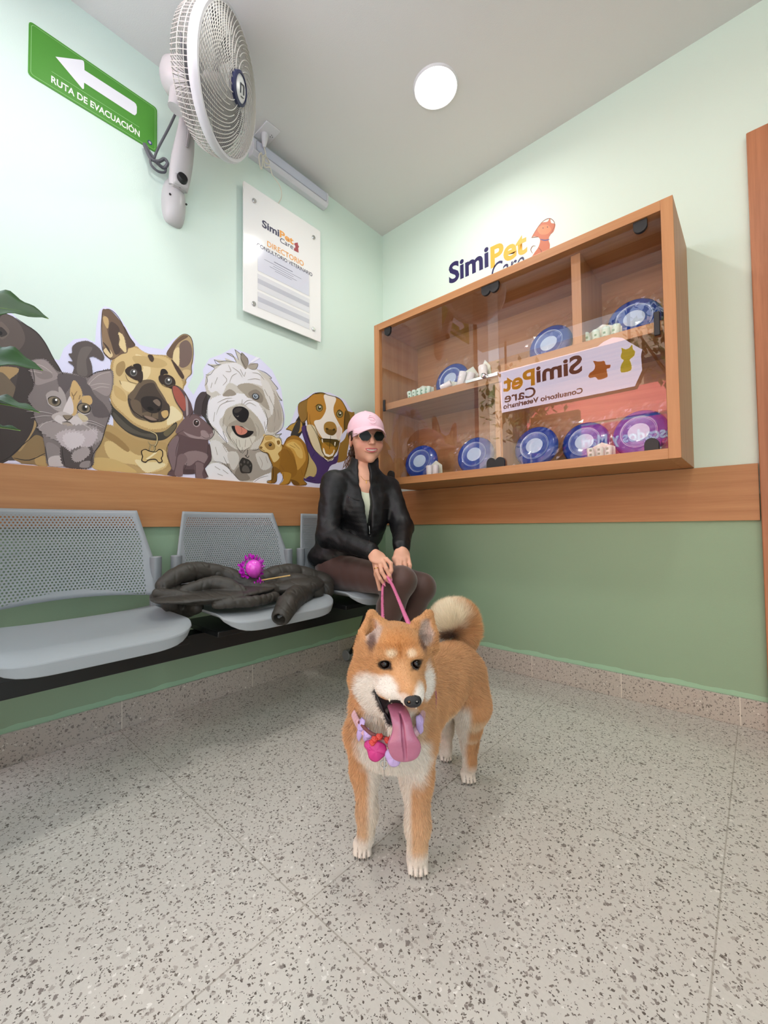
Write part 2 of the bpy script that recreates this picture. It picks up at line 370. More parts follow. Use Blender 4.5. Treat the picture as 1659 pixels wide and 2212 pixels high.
# doorway in the back wall, at the right edge of the picture
dr = struct(empty('door_1', (0, 0, 0)))
b = MB().box((1.775, -.03, 0), (1.835, .12, 2.127)).box((1.835, -.03, 2.067), (2.67, .12, 2.127)).box((2.67, -.03, 0), (2.73, .12, 2.127))
b.build('door_frame', DOORW, dr, smooth=0, bevel=.003)
MB().box((1.835, .0, 0), (1.855, .03, 2.067)).box((1.855, 0, 2.047), (2.65, .03, 2.067)).build('door_stop', DOORW, dr, smooth=0, bevel=.002)
b = MB().box((1.858, .035, .01), (2.65, .075, 2.045)); b.build('door_leaf', wood('door_leaf_wood', '9d6342', '7e4a2e', 'z'), dr, smooth=0, bevel=.003)
# ceiling lamps (one seen, two behind the camera)
LAMPM = mat('led_diffuser', 'ffffff', .5, emit='fffaf2', es=9)
def downlight(x, y, label):
    t = empty('ceiling_light', (x, y, H), label=label, cat='ceiling light', group='round ceiling lights')
    MB().lathe([(.088, -.001), (.088, -.007), (.0905, -.009), (.0945, -.006), (.096, -.0005)], 48, cap=False).build('trim_ring', WHITEP, t)
    MB().lathe([(.0, -.0065), (.088, -.0065)], 48, cap=False).build('diffuser', LAMPM, t)
downlight(.79, -.54, 'round white lit ceiling light nearest the corner of the two walls')
downlight(1.95, -1.45, 'round ceiling light over the right of the entrance'); downlight(.75, -1.55, 'round ceiling light over the bench by the entrance')

struct(MB().box((.30, -2.32, 0), (.70, -2.26, 1.66)).build('wall_front', wood('entrance_wood', '8a5a3c', '6d4128', 'z'), smooth=0, bevel=.003))
# ---------------- things fixed to the left wall and the ceiling ----------------
LW = lambda y0, z0, x0=0., s=1.: (lambda a, b, h: (x0+h, y0+a*s, z0+b*s))      # writing on the left wall
BW = lambda x0, z0, y0=0.: (lambda a, b, h: (x0+a, y0-h, z0+b))                # writing on the back wall
def fit_text(body, c, name, parent, fn, wid, cap, bold=.0, shear=0., space=1., h=.0006):
    """writing stretched to wid x cap height, origin at the left end of its base line"""
    o = text(body, 1., c, name, parent, _id, bold, 'LEFT', space, h, shear=shear); me = o.data
    xs = [v.co.x for v in me.vertices]; x0, x1 = min(xs), max(xs); sx = wid/(x1-x0); sy = cap/.73
    for v in me.vertices: v.co = Vector(fn((v.co.x-x0)*sx, v.co.y*sy, h))
    return o
_id = lambda a, b, h: (a, b, h)
def wtext(body, c, name, parent, pa, pb, hp, bold=.0, x0=0., O=(0, 0, 0), plane='X', **k):
    f = onX if plane == 'X' else onY; A, B_, T = f(*pa, x0), f(*pb, x0), f(pa[0], pa[1]-hp, x0); z = (A.z+B_.z)/2
    if plane == 'X': fn = lambda a, b, h: (x0+h-O[0], A.y+a-O[1], z+b-O[2]); wd = B_.y-A.y
    else: fn = lambda a, b, h: (A.x+a-O[0], x0-h-O[1], z+b-O[2]); wd = B_.x-A.x
    return fit_text(body, c, name, parent, fn, wd, T.z-A.z, bold, **k)
# evacuation sign
O = (0, -1.567, 2.33)
t = empty('evacuation_sign', O, label='green evacuation route sign with a white arrow, high on the left wall', cat='sign')
def rrect(w_, h_, r, n=5):
    out = []
    for cx, cy, a0 in ((w_/2-r, h_/2-r, 0), (-w_/2+r, h_/2-r, 90), (-w_/2+r, -h_/2+r, 180), (w_/2-r, -h_/2+r, 270)):
        out += [(cx+r*math.cos(R(a0+90*i/n)), cy+r*math.sin(R(a0+90*i/n))) for i in range(n+1)]
    return out
fx = lambda a, b, h: (h, a, b)
MB().prism(rrect(.4, .186, .012), fx, .003).build('sign_board', flat('4c9130'), t, smooth=0)
b = MB(); P, Q = rrect(.388, .174, .010), rrect(.385, .171, .009); n = len(P)
b.add([(.0034, *p) for p in P]+[(.0034, *q) for q in Q], [(i, (i+1) % n, n+(i+1) % n, n+i) for i in range(n)]); b.build('border_line', flat('8fc47c'), t, smooth=0)
px = [(119.3,124),(176,131),(180,133),(181.3,138),(182,153),(289,222),(293,226),(295,232),(294.7,246),(291,250.5),(287,249),(181,180),(180.8,193),(178,194),(176,191.6)]
aw = [onX(*q)-Vector(O) for q in px]; MB().sheet([(v.y, v.z) for v in aw], fx, .0036).build('arrow', flat('e9e9ee'), t, smooth=0)
wtext('RUTA DE EVACUACIÓN', 'f2f6ea', 'lettering', t, (110, 180), (301, 296), 15, .022, O=O, h=.0036)
A, B_ = onX(111, 156)-Vector(O), onX(300, 273)-Vector(O); MB().box((.0034, A.y, A.z-.0008), (.0038, B_.y, A.z+.0008)).build('rule_line', flat('8fc47c'), t)
e = onX(323, 309)-Vector(O); MB().lathe([(0, 0), (.0085, 0)], 24, Matrix.Translation((.0037, e.y, e.z)) @ Matrix.Rotation(R(90), 4, 'Y'), cap=False).build('emblem', flat('2f3f6e'), t)
MB().lathe([(0, 0), (.005, 0)], 16, Matrix.Translation((.0039, e.y, e.z)) @ Matrix.Rotation(R(90), 4, 'Y'), cap=False).build('emblem', flat('b9a7b4'), t)
# directory board on four stand-offs
O = Vector((.03, -.772, 2.03)); t = empty('directory_board', (0, O.y, O.z), label='white acrylic directory board held off the left wall by four round steel stand-offs', cat='sign board')
MB().prism(rrect(.458, .612, .006), lambda a, b, h: (.024+h, a, b), .006).build('panel', mat('white_acrylic', 'ecebea', .12), t, smooth=0, bevel=.0008)
for q in ((549, 434), (677, 513), (548, 656), (677, 711)):
    v = onX(*q, .03)-O; MB().lathe([(.0055, -.030), (.0055, 0), (.0105, 0), (.0105, .004), (.009, .0055), (0, .0055)], 20, Matrix.Translation((.03, v.y, v.z)) @ Matrix.Rotation(R(90), 4, 'Y')).build('stand_off', CHROME, t)
OT = (0, O.y, O.z); kw = dict(x0=.0302, O=OT)
wtext("Simi", "2c2a4c", "lettering", t, (566, 489.4), (603, 511), 15.6, .03, **kw); wtext("Pet", "e8a04a", "lettering", t, (604, 511.5), (634, 528), 14.8, .03, **kw)
wtext('Care', '2c2a4c', 'lettering', t, (605, 523.8), (633, 538), 11, .0, shear=.1, **kw)
wtext('DIRECTORIO', 'e8a355', 'lettering', t, (577, 533), (656, 574.5), 12.2, .012, **kw); wtext('CONSULTORIO VETERINARIO', '2c2a4c', 'lettering', t, (555, 533.5), (674.5, 596.3), 8.5, .01, **kw)


for nm, (y0, y1, z0, z1), c in (('card_holder', (-.155, .15, -.085, .035), 'dfe0ee'), ('card_holder', (-.155, .15, -.175, -.100), 'e4e4ea'), ('card_holder', (-.155, .15, -.262, -.187), 'e4e4ea')):
    MB().box((.0303, y0, z0), (.0306, y1, z1)).build(nm, flat(c, .15), t, smooth=0)
    ps = glassmat('holder_film', .03, 1.) if 'HF' not in globals() else HF; HF = ps
    MB().box((.032, y0-.004, z0-.004), (.0335, y1+.004, z0+(z1-z0)*.98)).build(nm+'_cover', HF, t, smooth=0)
    if c == 'e4e4ea': MB().box((.0308, y0, z0+.030), (.0311, y1, z0+.052)).build('card_slot', flat('c6c7d2', .2), t, smooth=0)
for i, (wd, dz) in enumerate(((.11, 0), (.22, -.012), (.12, -.023), (.16, -.034), (.1, -.043))):
    MB().box((.0307, -.01-wd/2, .0-dz*-1-.004), (.0309, -.01+wd/2, -.004+dz+(.0035 if i == 0 else .0018))).build('text_line', flat('6d6f86'), t, smooth=0)
# batten lamp high on the wall
t = empty('batten_lamp', (0, -.727, 2.533), label='long white batten lamp, unlit, high on the left wall', cat='wall lamp')
sec = [(0, -.042), (.03, -.042), (.046, -.026), (.046, .030), (.034, .042), (0, .042)]
b = MB(); n = len(sec); b.add([(x, -.232, z) for x, z in sec]+[(x, .232, z) for x, z in sec], [tuple(range(n)), tuple(range(2*n-1, n-1, -1))]+[(i, (i+1) % n, n+(i+1) % n, n+i) for i in range(n)])
b.build('housing', mat('lamp_housing', 'cfd0d8', .4), t, bevel=.003, smooth=35)
MB().prism(rrect(.43, .046, .008), lambda a, b, h: (.0462+h, a, b+.002), .0012).build('diffuser', mat('lamp_diffuser', 'c4c8d6', .25), t, smooth=0)
b = MB(); P, Q = rrect(.434, .050, .009), rrect(.430, .046, .008); n = len(P)
b.add([(.0472, p[0], p[1]+.002) for p in P]+[(.0472, q[0], q[1]+.002) for q in Q], [(i, (i+1) % n, n+(i+1) % n, n+i) for i in range(n)]); b.build('seal', flat('8b8f9c'), t, smooth=0)
# outlet plate on the ceiling, plug and white cable
t = empty('ceiling_outlet', (.075, -.904, H), label='small square outlet plate on the ceiling beside the wall fan', cat='power outlet')
MB().box((-.056, -.038, -.006), (.056, .038, 0)).build('plate', WHITEP, t, bevel=.003)
b = MB()
for q in ((-.006, .018), (.006, .018), (0, .026)): b.lathe([(.002, 0), (.002, .001)], 8, Matrix.Translation((q[0]+.005, q[1], -.0068)))
b.build('socket_slots', BLACKR, t)
t = empty('plug_and_cable', (.065, -.91, H-.006), label='white plug with a tied thin cable hanging over the batten lamp', cat='cable')
MB().tube([(0, 0, 0), (0, 0, -.02), (-.004, 0, -.045), (-.006, 0, -.06)], [.016, .015, .011, .006], 12).build('plug', WHITEP, t, smooth=60)
W2 = mat('cream_cable', 'd8d4c4', .5)
MB().tube(smooth_path([(-.006, 0, -.06), (-.008, .01, -.085), (-.004, -.006, -.11), (-.008, .004, -.15), (-.004, .03, -.14), (-.012, .05, -.16), (-.01, .09, -.19), (-.03, .115, -.215), (-.06, .12, -.23), (-.064, .10, -.26), (-.063, .05, -.27), (-.064, -.0, -.285)]), .0025, 6).build('cord', W2, t)
MB().tube(smooth_path([(-.012, -.012, -.09), (-.006, -.028, -.12), (-.008, -.02, -.165), (-.008, -.012, -.17), (-.006, -.008, -.12), (-.012, -.012, -.09)], 5), .003, 6).build('cord_bundle', W2, t)
MB().tube(smooth_path([(-.008, .008, -.09), (-.006, .03, -.12), (-.004, .0, -.13), (-.008, .008, -.09)], 5), .0025, 6).build('cord_bundle', W2, t)
# low wall outlet behind the bench
v = onX(485, 1338); t = empty('wall_outlet', (0, v.y+.012, v.z), label='cream outlet plate low on the green wall below the middle seat', cat='power outlet')
MB().box((0, -.036, -.058), (.006, .036, .058)).build('plate', mat('cream_plastic', 'd6d3bd', .4), t, bevel=.002)
MB().box((.006, -.018, .008), (.0075, .018, .035)).box((.006, -.018, -.035), (.0075, .018, -.008)).build('socket_block', flat('c9c6b0'), t)
for z in (.018, -.026): MB().box((.0075, -.002, z), (.008, .002, z+.008)).build('socket_slot', BLACKR, t)
# wall fan
FB = Vector((0, -1.302, 2.065)); fan = empty('wall_fan', FB, label='white wall fan with a spiral grille, tilted down from the left wall', cat='fan')
FP = mat('fan_plastic', 'bab8b9', .35); FG = mat('fan_grille', 'c3c0ba', .4)
b = MB(); rows = [(-.095, .020, .012), (-.085, .036, .03), (-.05, .045, .05), (0, .047, .058), (.04, .044, .055), (.08, .034, .04), (.10, .02, .02)]
pts = []
for z, wy, dx in rows: pts.append([(max(0, dx*math.sin(PI*k/12))**1, -wy*math.cos(PI*k/12), z) for k in range(13)])
b.add([p for r_ in pts for p in r_], [(i*13+k, i*13+k+1, (i+1)*13+k+1, (i+1)*13+k) for i in range(len(rows)-1) for k in range(12)]+[tuple(range(13)), tuple((len(rows)-1)*13+k for k in range(12, -1, -1))])
b.build('wall_bracket', FP, fan, smooth=60, sub=1)
b = MB(); b.box((.03, -.028, .035), (.085, .028, .075)); b.build('arm_joint', FP, fan, bevel=.008, bseg=3)
arm = [(.05, 0, .04), (.075, 0, .11), (.11, 0, .19), (.13, 0, .26), (.14, 0, .31)]
b = MB(); b.tube(smooth_path(arm, 5), [.036+.006*math.sin(i*.3) for i in range(21)], 14, flat_=.6, up=(1, 0, 0)); ar = b.build('arm', FP, fan, smooth=60)
MB().box((-.003, -.005, -.04), (.004, .005, .045)).build('slot', mat('slot_grey', '8e8b8c', .5), ar, loc=(.143, 0, .20), rot=(0, R(22), 0), bevel=.002)
MB().tube([(.06, 0, .055), (.098, 0, .062)], [.0225, .019], 16).build('speed_knob', BLACKR, fan, smooth=40, bevel=.003)
for q in ((.045, -.03, .0), (.045, .034, -.005)): MB().lathe([(.004, 0), (.004, .003), (0, .003)], 10, Matrix.Translation(q) @ Matrix.Rotation(R(90), 4, 'Y')).build('screw', BLACKR, fan)
head = bpy.data.objects.new('fan_head', None)
n_ = Vector((math.cos(R(14))*math.cos(R(37)), math.cos(R(14))*math.sin(R(37)), -math.sin(R(14))))
HC = Vector((.345, .045, .290))
xa = Vector((-math.sin(R(37)), math.cos(R(37)), 0)); ya = n_.cross(xa); HM = Matrix((xa, ya, n_)).transposed().to_4x4(); HM.translation = HC
RF = .212
def hb(b, nm, m_, **k): o = b.build(nm, m_, fan, **k); o.matrix_local = HM; return o
hb(MB().lathe([(0, -.235), (.045, -.232), (.062, -.215), (.068, -.18), (.066, -.11), (.055, -.09), (0, -.09)], 32), 'motor_housing', FP, smooth=50)
hb(MB().tube([(.0, -.055, -.16), (-.0, -.115, -.165)], [.04, .03], 14), 'tilt_joint', FP, smooth=60)
hb(MB().lathe([(RF-.006, -.012), (RF+.004, -.014), (RF+.009, -.006), (RF+.009, .010), (RF+.002, .020), (RF-.008, .020), (RF-.012, .012), (RF-.006, .0), (RF-.006, -.012)], 72, cap=False), 'rim_ring', mat('fan_ring', 'c9c8cc', .3), smooth=50)
# rear cage
b = MB()
for i in range(90):
    a0 = 2*PI*i/90; ca, sa = math.cos(a0), math.sin(a0)
    b.tube([(RF*ca, RF*sa, -.01), (RF*.99*ca, RF*.99*sa, -.05), (RF*.93*ca, RF*.93*sa, -.085), (RF*.7*ca, RF*.7*sa, -.105), (.06*ca, .06*sa, -.11)], .0016, 4, cap=False)
for rr, zz in ((RF*.998, -.03), (RF*.985, -.055), (RF*.8, -.099), (RF*.6, -.107), (RF*.4, -.109)):
    b.tube([(rr*math.cos(2*PI*k/72), rr*math.sin(2*PI*k/72), zz) for k in range(73)], .0016, 4, cap=False)
hb(b, 'rear_cage', FG)
# front spiral grille
b = MB(); prof = lambda r_: .018+.036*(1-(r_/RF)**2.6)
ns = 15
for i in range(ns*4):
    lvl = 0 if i % 4 == 0 else (1 if i % 2 == 0 else 2); r0 = (.049, .088, .13)[lvl]; pts = []
    for k in range(15):
        r_ = r0+(RF-.008-r0)*k/14; th = 2*PI*i/(ns*4)+1.25*(1-(r_-.046)/(RF-.046))**1.15
        pts.append((r_*math.cos(th), r_*math.sin(th), prof(r_)))
    b.tube(pts, .0017, 5, cap=False)
for k in range(27):
    r_ = .055+k*(RF-.063)/26; b.tube([(r_*math.cos(2*PI*j/60), r_*math.sin(2*PI*j/60), prof(r_)-.002) for j in range(61)], .00105, 4, cap=False)
hb(b, 'front_grille', FG)
hb(MB().lathe([(.050, .040), (.050, .061), (.041, .065), (.041, .058)], 40, cap=False), 'badge_ring', mat('navy_plastic', '262b4e', .35), smooth=40)
hb(MB().lathe([(.0405, .060), (.030, .0645), (0, .066)], 40), 'badge', mat('silver_badge', 'd6d8d8', .3), smooth=60)
b = MB(); b.tube([(-.010, .012, .0672), (-.010, -.012, .0668)], .0018, 4); b.tube([(-.010, .010, .0672), (.008, .010, .0672), (.010, .007, .0672), (.010, -.012, .0668)], .0018, 4); b.box((-.008, -.020, .066), (.010, -.018, .0672))
b.v = [(1.2*(x*math.cos(R(28))-y*math.sin(R(28))), 1.2*(x*math.sin(R(28))+y*math.cos(R(28))), z+.0004) for x, y, z in b.v]; hb(b, 'badge_letter', flat('2b2b33'))
b = MB()
for i in range(3):
    def bl(u, v, i=i):
        r_ = .035+.155*u; w_ = .55*(1-.35*u)+.25; th = 2*PI*i/3+(v-.5)*w_*1.9-.35*u; return (r_*math.cos(th), r_*math.sin(th), -.04+(v-.5)*.055*(1.2-.5*u))
    b.grid(10, 10, bl)
hb(b, 'blades', mat('fan_blade', '6f6e75', .3), solid=.002, smooth=60); hb(MB().lathe([(.036, -.07), (.036, -.01), (0, 0)], 24), 'hub', FP)
# power cord
GC = mat('grey_cord', '55565c', .5)
MB().tube(smooth_path([(.12, -.02, .34), (.08, -.045, .25), (.045, -.075, .16), (.03, -.085, .118)]), .0045, 8).build('power_cord', GC, fan)
b = MB(); b.tube(smooth_path([(.03, -.085, .118), (.02, -.10, .145), (.018, -.115, .165), (.02, -.112, .15), (.03, -.095, .112), (.035, -.07, .115), (.04, -.05, .135), (.045, -.04, .12), (.03, -.05, .105), (.035, -.08, .108)], 5), .0062, 8)
b.tube(smooth_path([(.03, -.098, .115), (.03, -.095, .088), (.03, -.07, .078), (.03, -.045, .09), (.03, -.04, .11)], 5), .0045, 8); b.build('cord_coil', GC, fan)
# ---------------- printed animal mural on the left wall ----------------
def jagged(P, a, n=1, seed=0):
    """fur edge: teeth of size a along a closed outline"""
    rg = random.Random(seed); out = []; L = len(P); area = sum(P[i][0]*P[(i+1) % L][1]-P[(i+1) % L][0]*P[i][1] for i in range(L)); sg = 1 if area > 0 else -1
    carry = 0
    for i in range(L):
        p, q = Vector(P[i]), Vector(P[(i+1) % L]); d = q-p; ln = d.length
        if ln < 1e-6: continue
        t = d/ln; nn = Vector((t.y, -t.x))*sg; k = max(1, round(ln/(a*1.5)))
        for j in range(k):
            b = p+d*(j/k); out.append(b)
            c = p+d*((j+.85)/k); out.append(c+nn*a*rg.uniform(.35, 1.))
    return out
class Art:
    def __init__(s, name, parent, crop, base, plane, step=.00003):
        s.n, s.pa, (s.ox, s.oy, s.sc), s.b, s.pl, s.st = name, parent, crop, base, plane, step; s.mb = MB(); s.mats = []; s.k = 0; s.seed = 1
    def _m(s, c):
        q = flat(c)
        if q not in s.mats: s.mats.append(q)
        s.mb.mi = s.mats.index(q)
    def pt(s, x, y, h): return s.pl(s.ox+x/s.sc, s.oy+y/s.sc, h)
    def p(s, c, pts, jag=0, sm=1):
        P = [tuple(map(float, q.split(','))) for q in pts.split()] if isinstance(pts, str) else pts
        if sm: P = [(v.x, v.y) for v in smooth_path([(x, y, 0) for x, y in P], 4, True)]
        s.seed += 1
        if jag: P = [(v[0], v[1]) for v in jagged(P, jag, seed=s.seed)]
        s._m(c); s.k += 1; s.mb.sheet(P, lambda x, y, h: s.pt(x, y, s.b+s.k*s.st)); return s
    def l(s, c, w, pts, sm=1, taper=1):
        for part in pts.split('|'):
            P = [tuple(map(float, q.split(','))) for q in part.split()]
            if sm and len(P) > 2: P = [(v.x, v.y) for v in smooth_path([(x, y, 0) for x, y in P], 4)]
            n = len(P); s._m(c); A = []; B_ = []
            for i, (x, y) in enumerate(P):
                a, b = P[max(i-1, 0)], P[min(i+1, n-1)]; d = Vector((b[0]-a[0], b[1]-a[1])); d.normalize()
                ww = w/2*(math.sin(PI*(i+.6)/(n+.2))**.6 if taper else 1); A.append((x-d.y*ww, y+d.x*ww)); B_.append((x+d.y*ww, y-d.x*ww))
            s.k += .2; vs = [s.pt(x, y, s.b+s.k*s.st) for x, y in A+B_]
            s.mb.add(vs, [(i, i+1, n+i+1, n+i) for i in range(n-1)])
        return s
    def e(s, c, x, y, rx, ry, rot=0):
        a = R(rot); return s.p(c, [(x+rx*math.cos(t)*math.cos(a)-ry*math.sin(t)*math.sin(a), y+rx*math.cos(t)*math.sin(a)+ry*math.sin(t)*math.cos(a)) for t in [2*PI*i/24 for i in range(24)]], sm=0)
    def ob(s): return s.mb.build(s.n, s.mats, s.pa, smooth=0)
XP = lambda x, y, h: onX(x, y)+Vector((h, 0, 0))
mural = empty('animal_mural', (0, -.9, .94), label='wide printed sticker of cartoon-style pets lined up above the left wood band', cat='wall sticker')
CK, CG, CS, CF = (0, 560, 4.425), (180, 650, 5.5308), (400, 740, 6.9136), (540, 820, 6.3808)
PO = Vector((0, -.9, .94)); XW = lambda x, y, h: XP(x, y, h)-PO
bk = Art('sticker_backing', mural, (0, 0, 1), .0003, XW)
bk.p('dcdcf4', '-8,660 20,672 50,700 85,735 112,775 128,778 138,752 160,733 185,730 205,740 208,705 214,672 226,661 245,668 262,690 282,722 302,745 322,750 352,755 375,732 400,722 416,732 421,770 417,810 405,835 418,853 428,835 440,815 438,798 452,775 478,765 502,752 520,758 546,768 562,775 588,800 607,838 616,900 612,925 626,918 640,880 652,862 680,847 712,848 745,864 758,885 772,900 776,960 770,1058 690,1054 -8,1002', sm=0)
bk.ob()
a = Art('dark_dog', mural, CK, .0006, XW)
a.p('4b423f', '-40,520 60,520 120,545 200,600 300,655 370,715 430,800 480,900 560,1020 600,1090 560,1200 440,1700 460,1975 200,1955 120,1940 -40,1950', sm=0)
a.p('5d524d', '0,560 110,548 200,640 240,760 200,850 120,900 0,880').p('6b5f58', '0,600 60,640 90,700 40,760 0,750').p('3a3331', '0,650 40,670 70,715 30,740 0,735').p('191615', '0,690 22,700 18,722 0,725')
a.p('a98d63', '-20,1040 160,1040 170,1080 100,1140 60,1180 -20,1190', jag=8).p('8c7350', '-20,1200 40,1210 60,1250 -20,1270', jag=6).p('6f6150', '0,1080 130,1200 160,1290 60,1330 0,1300', jag=6)
a.p('8d7450', '110,1860 260,1740 350,1680 440,1750 460,1975 300,1960 180,1945').p('a98d63', '330,1540 345,1600 270,1730 200,1830 175,1820 260,1700 310,1600').p('b39461', '340,1890 460,1890 462,1975 350,1965')
a.p('3f3634', '200,1000 300,1100 330,1350 330,1520 300,1650 200,1800 90,1900 0,1935 0,1400 120,1330')
a.l('2b2423', 9, '0,1935 90,1890 200,1790 330,1680|130,1900 280,1920 440,1850|150,560 250,630 350,700 430,800 500,930 570,1050')
a.p('dcdcf4', '30,1950 80,1925 150,1925 205,1952', sm=0).ob()
a = Art('german_shepherd', mural, CG, .0006, XW)
a.p('b89a68', '330,760 300,1100 330,1200 360,1500 260,1560 200,1700 130,1830 95,1930 110,1990 200,2030 400,2040 640,2060 760,2060 910,2070 1030,2080 1080,2000 1000,1850 990,1750 1100,1620 1190,1560 1190,1300 1190,1060 1230,970 1180,880 1060,700 1020,660 960,650 800,640 700,600 630,545 540,560 400,640', jag=9)
a.p('d3b883', '380,700 560,570 640,570 780,645 960,670 1060,740 1130,850 1180,980 1180,1100 1180,1380 1100,1440 1000,1500 860,1530 740,1510 600,1440 480,1340 380,1240 340,1150 350,1000', jag=16)
a.p('e4cfa0', '620,640 760,700 800,860 700,980 640,900 720,800', jag=5).p('c4a670', '370,1010 480,1080 520,1180 480,1200 380,1130').p('e2cc9c', '450,960 620,1000 560,1090 470,1040').p('e6d7ae', '1040,1260 1160,1340 1170,1400 1080,1450 1000,1470', jag=12)
a.p('a68a5c', '400,760 480,720 500,800 440,900 390,860').p('c3a773', '600,660 900,690 1000,760 900,800 760,780 640,760', jag=6)
a.p('b39562', '280,1480 520,1600 700,1680 980,1700 1000,1850 1030,1980 780,2030 600,1960 420,1900 150,1880 200,1700', jag=14).p('d5ba82', '260,1690 420,1700 560,1800 700,1850 960,1780 1000,1960 860,2040 760,2030 640,1960 460,1930 300,1860', jag=12)
a.p('e3d3a6', '620,1900 780,1930 900,1930 980,1960 860,2020 760,2050 680,1990', jag=12).p('c9ab70', '130,1880 300,1880 460,1930 640,2050 400,2040 200,2025 100,1980').p('9c7d4e', '280,1560 420,1640 540,1760 520,1800 380,1700 260,1620', jag=10)
a.p('3f3a34', '310,1190 360,1270 460,1360 600,1480 780,1560 960,1560 1100,1450 1110,1520 1000,1640 880,1670 700,1640 540,1580 400,1460 320,1330').p('565046', '360,1330 520,1480 700,1580 860,1590 860,1640 700,1610 520,1550 390,1430', jag=5).p('6a6048', '960,1570 1100,1470 1090,1530 1000,1620')
a.p('6b5545', '225,115 265,100 320,110 400,190 480,300 550,430 620,530 540,560 520,620 450,640 360,700 320,700 250,640 230,560 215,300').p('8a7157', '230,200 255,180 300,250 280,330 330,500 420,640 340,680 260,580 225,480').p('c0a272', '235,200 270,190 300,235 290,330 250,270', jag=6).p('4f3f38', '330,250 430,330 420,470 440,600 380,640 330,500 300,380').p('dcc694', '420,380 480,430 510,600 480,600 430,530 440,460', jag=11).p('5d4a3e', '480,300 560,440 620,530 540,560 510,480').p('dcc69a', '240,590 290,560 350,640 320,680 260,640').p('4a3b33', '232,490 300,560 330,640 280,575')
a.p('b29a74', '1180,400 1260,410 1300,480 1310,700 1290,790 1290,870 1240,920 1190,960 1130,830 1060,700 990,640 1080,490').p('6b5545', '990,630 1090,490 1190,410 1250,430 1140,500 1080,600 1070,690').p('75615a', '1150,520 1230,470 1290,540 1295,680 1250,770 1180,800 1140,760 1150,640').p('e0cb9c', '1090,590 1140,560 1140,640 1140,760 1100,770 1070,690', jag=11).p('d0b688', '1180,840 1240,820 1280,840 1260,900 1210,930').p('4c3b34', '1050,700 1140,800 1200,900 1180,930 1120,850', jag=6)
a.l('2a211e', 7, '225,115 212,300 215,480 235,600 320,700 330,760|265,98 330,110 420,200 540,420 620,530|990,630 1080,490 1180,405 1250,410 1300,480 1312,640 1290,780 1290,870 1235,925 1190,1050')
a.p('4a3a31', '770,650 820,650 840,700 820,730 790,700', jag=6)
# muzzle
a.p('6b5b4a', '680,960 830,950 900,1050 980,1180 1020,1300 960,1430 820,1440 640,1400 560,1300 530,1150 600,1060', jag=6).p('4a3f38', '700,1020 830,980 880,1060 960,1180 1030,1260 1010,1400 900,1430 880,1320 700,1340 700,1400 620,1370 550,1260 540,1160 600,1180')
a.p('6a5a4a', '560,1200 620,1180 680,1220 700,1320 690,1390 610,1340').p('2d2625', '690,1170 760,1140 880,1150 935,1200 930,1290 870,1340 780,1330 700,1260').p('7b6a5e', '830,1200 880,1175 920,1220 900,1260').e('151212', 800, 1290, 40, 22, 20).e('151212', 900, 1300, 22, 16, -20)
a.p('3b2f2c', '700,1370 800,1390 900,1420 860,1450 780,1445').p('8c7767', '720,1375 800,1385 880,1425 800,1425').p('c9a870', '930,1330 1000,1310 1010,1370 960,1400', jag=5).l('1d1816', 8, '535,1100 535,1180 580,1300 700,1390 820,1440 960,1430 1020,1360 1025,1250|820,1330 810,1380')
# eyes
for ex, ey, bx in ((590, 850, -1), (1005, 950, 1)):
    a.p('3a2e29', f'{ex-90},{ey-30} {ex-20},{ey-70} {ex+60},{ey-40} {ex+95},{ey+30} {ex+60},{ey+100} {ex-20},{ey+70} {ex-80},{ey+20}').e('6d6a66', ex+8, ey+8, 44, 44).e('3d3b3a', ex+8, ey+8, 30, 30).e('ffffff', ex+14, ey-6, 13, 13)
a.p('2b2321', '590,770 650,750 690,780 690,850 650,830').p('2b2321', '930,820 980,820 1010,870 960,880 925,950 915,880').p('3a2e29', '640,880 700,840 710,930 680,980 640,940').p('3a2e29', '900,900 950,890 950,1000 905,960')
a.l('6b5840', 7, '500,880 540,960 640,990|930,1000 1000,1030 1090,1000|430,950 450,1000|520,800 580,770')
# tag and rings
a.l('2a241c', 20, '800,1560 870,1600 880,1680 850,1740', taper=0).l('c3b284', 12, '800,1560 870,1600 878,1680 850,1735', taper=0).l('8f8262', 10, '770,1680 800,1720 850,1720').l('2a241c', 16, '800,1730 790,1790 830,1800 850,1770 840,1730', taper=0).l('c3b284', 8, '800,1730 792,1785 830,1797 848,1770 840,1732', taper=0)
a.p('2a1d17', '690,1790 740,1770 790,1790 860,1800 900,1770 945,1790 950,1850 935,1880 945,1920 900,1940 860,1900 780,1905 740,1935 690,1910 700,1860 690,1830').p('c9ad72', '702,1795 740,1782 790,1803 860,1810 900,1784 935,1797 938,1850 922,1880 932,1915 900,1926 862,1888 778,1893 740,1920 702,1905 713,1860 702,1830').p('e6d8ac', '740,1890 850,1810 880,1812 775,1895', sm=0).ob()
a = Art('sheepdog', mural, CS, .0006, XW)
a.p('4a4a47', '250,1080 250,900 300,740 360,720 380,800 340,900 340,1120 420,1280 380,1320 300,1150')
a.p('c9c4bb', '290,640 310,480 440,390 340,320 530,330 430,250 610,275 590,230 765,300 720,220 610,160 700,180 795,260 740,105 850,180 900,200 930,330 1080,400 1200,460 1290,530 1270,545 1380,690 1350,700 1440,860 1400,860 1450,1010 1470,1150 1440,1280 1350,1370 1440,1360 1400,1400 1450,1450 1330,1700 1300,1940 1300,2110 800,2080 300,2030 330,1850 380,1500 340,1440 420,1300 360,1180 330,1000 380,800 320,760', sm=0)
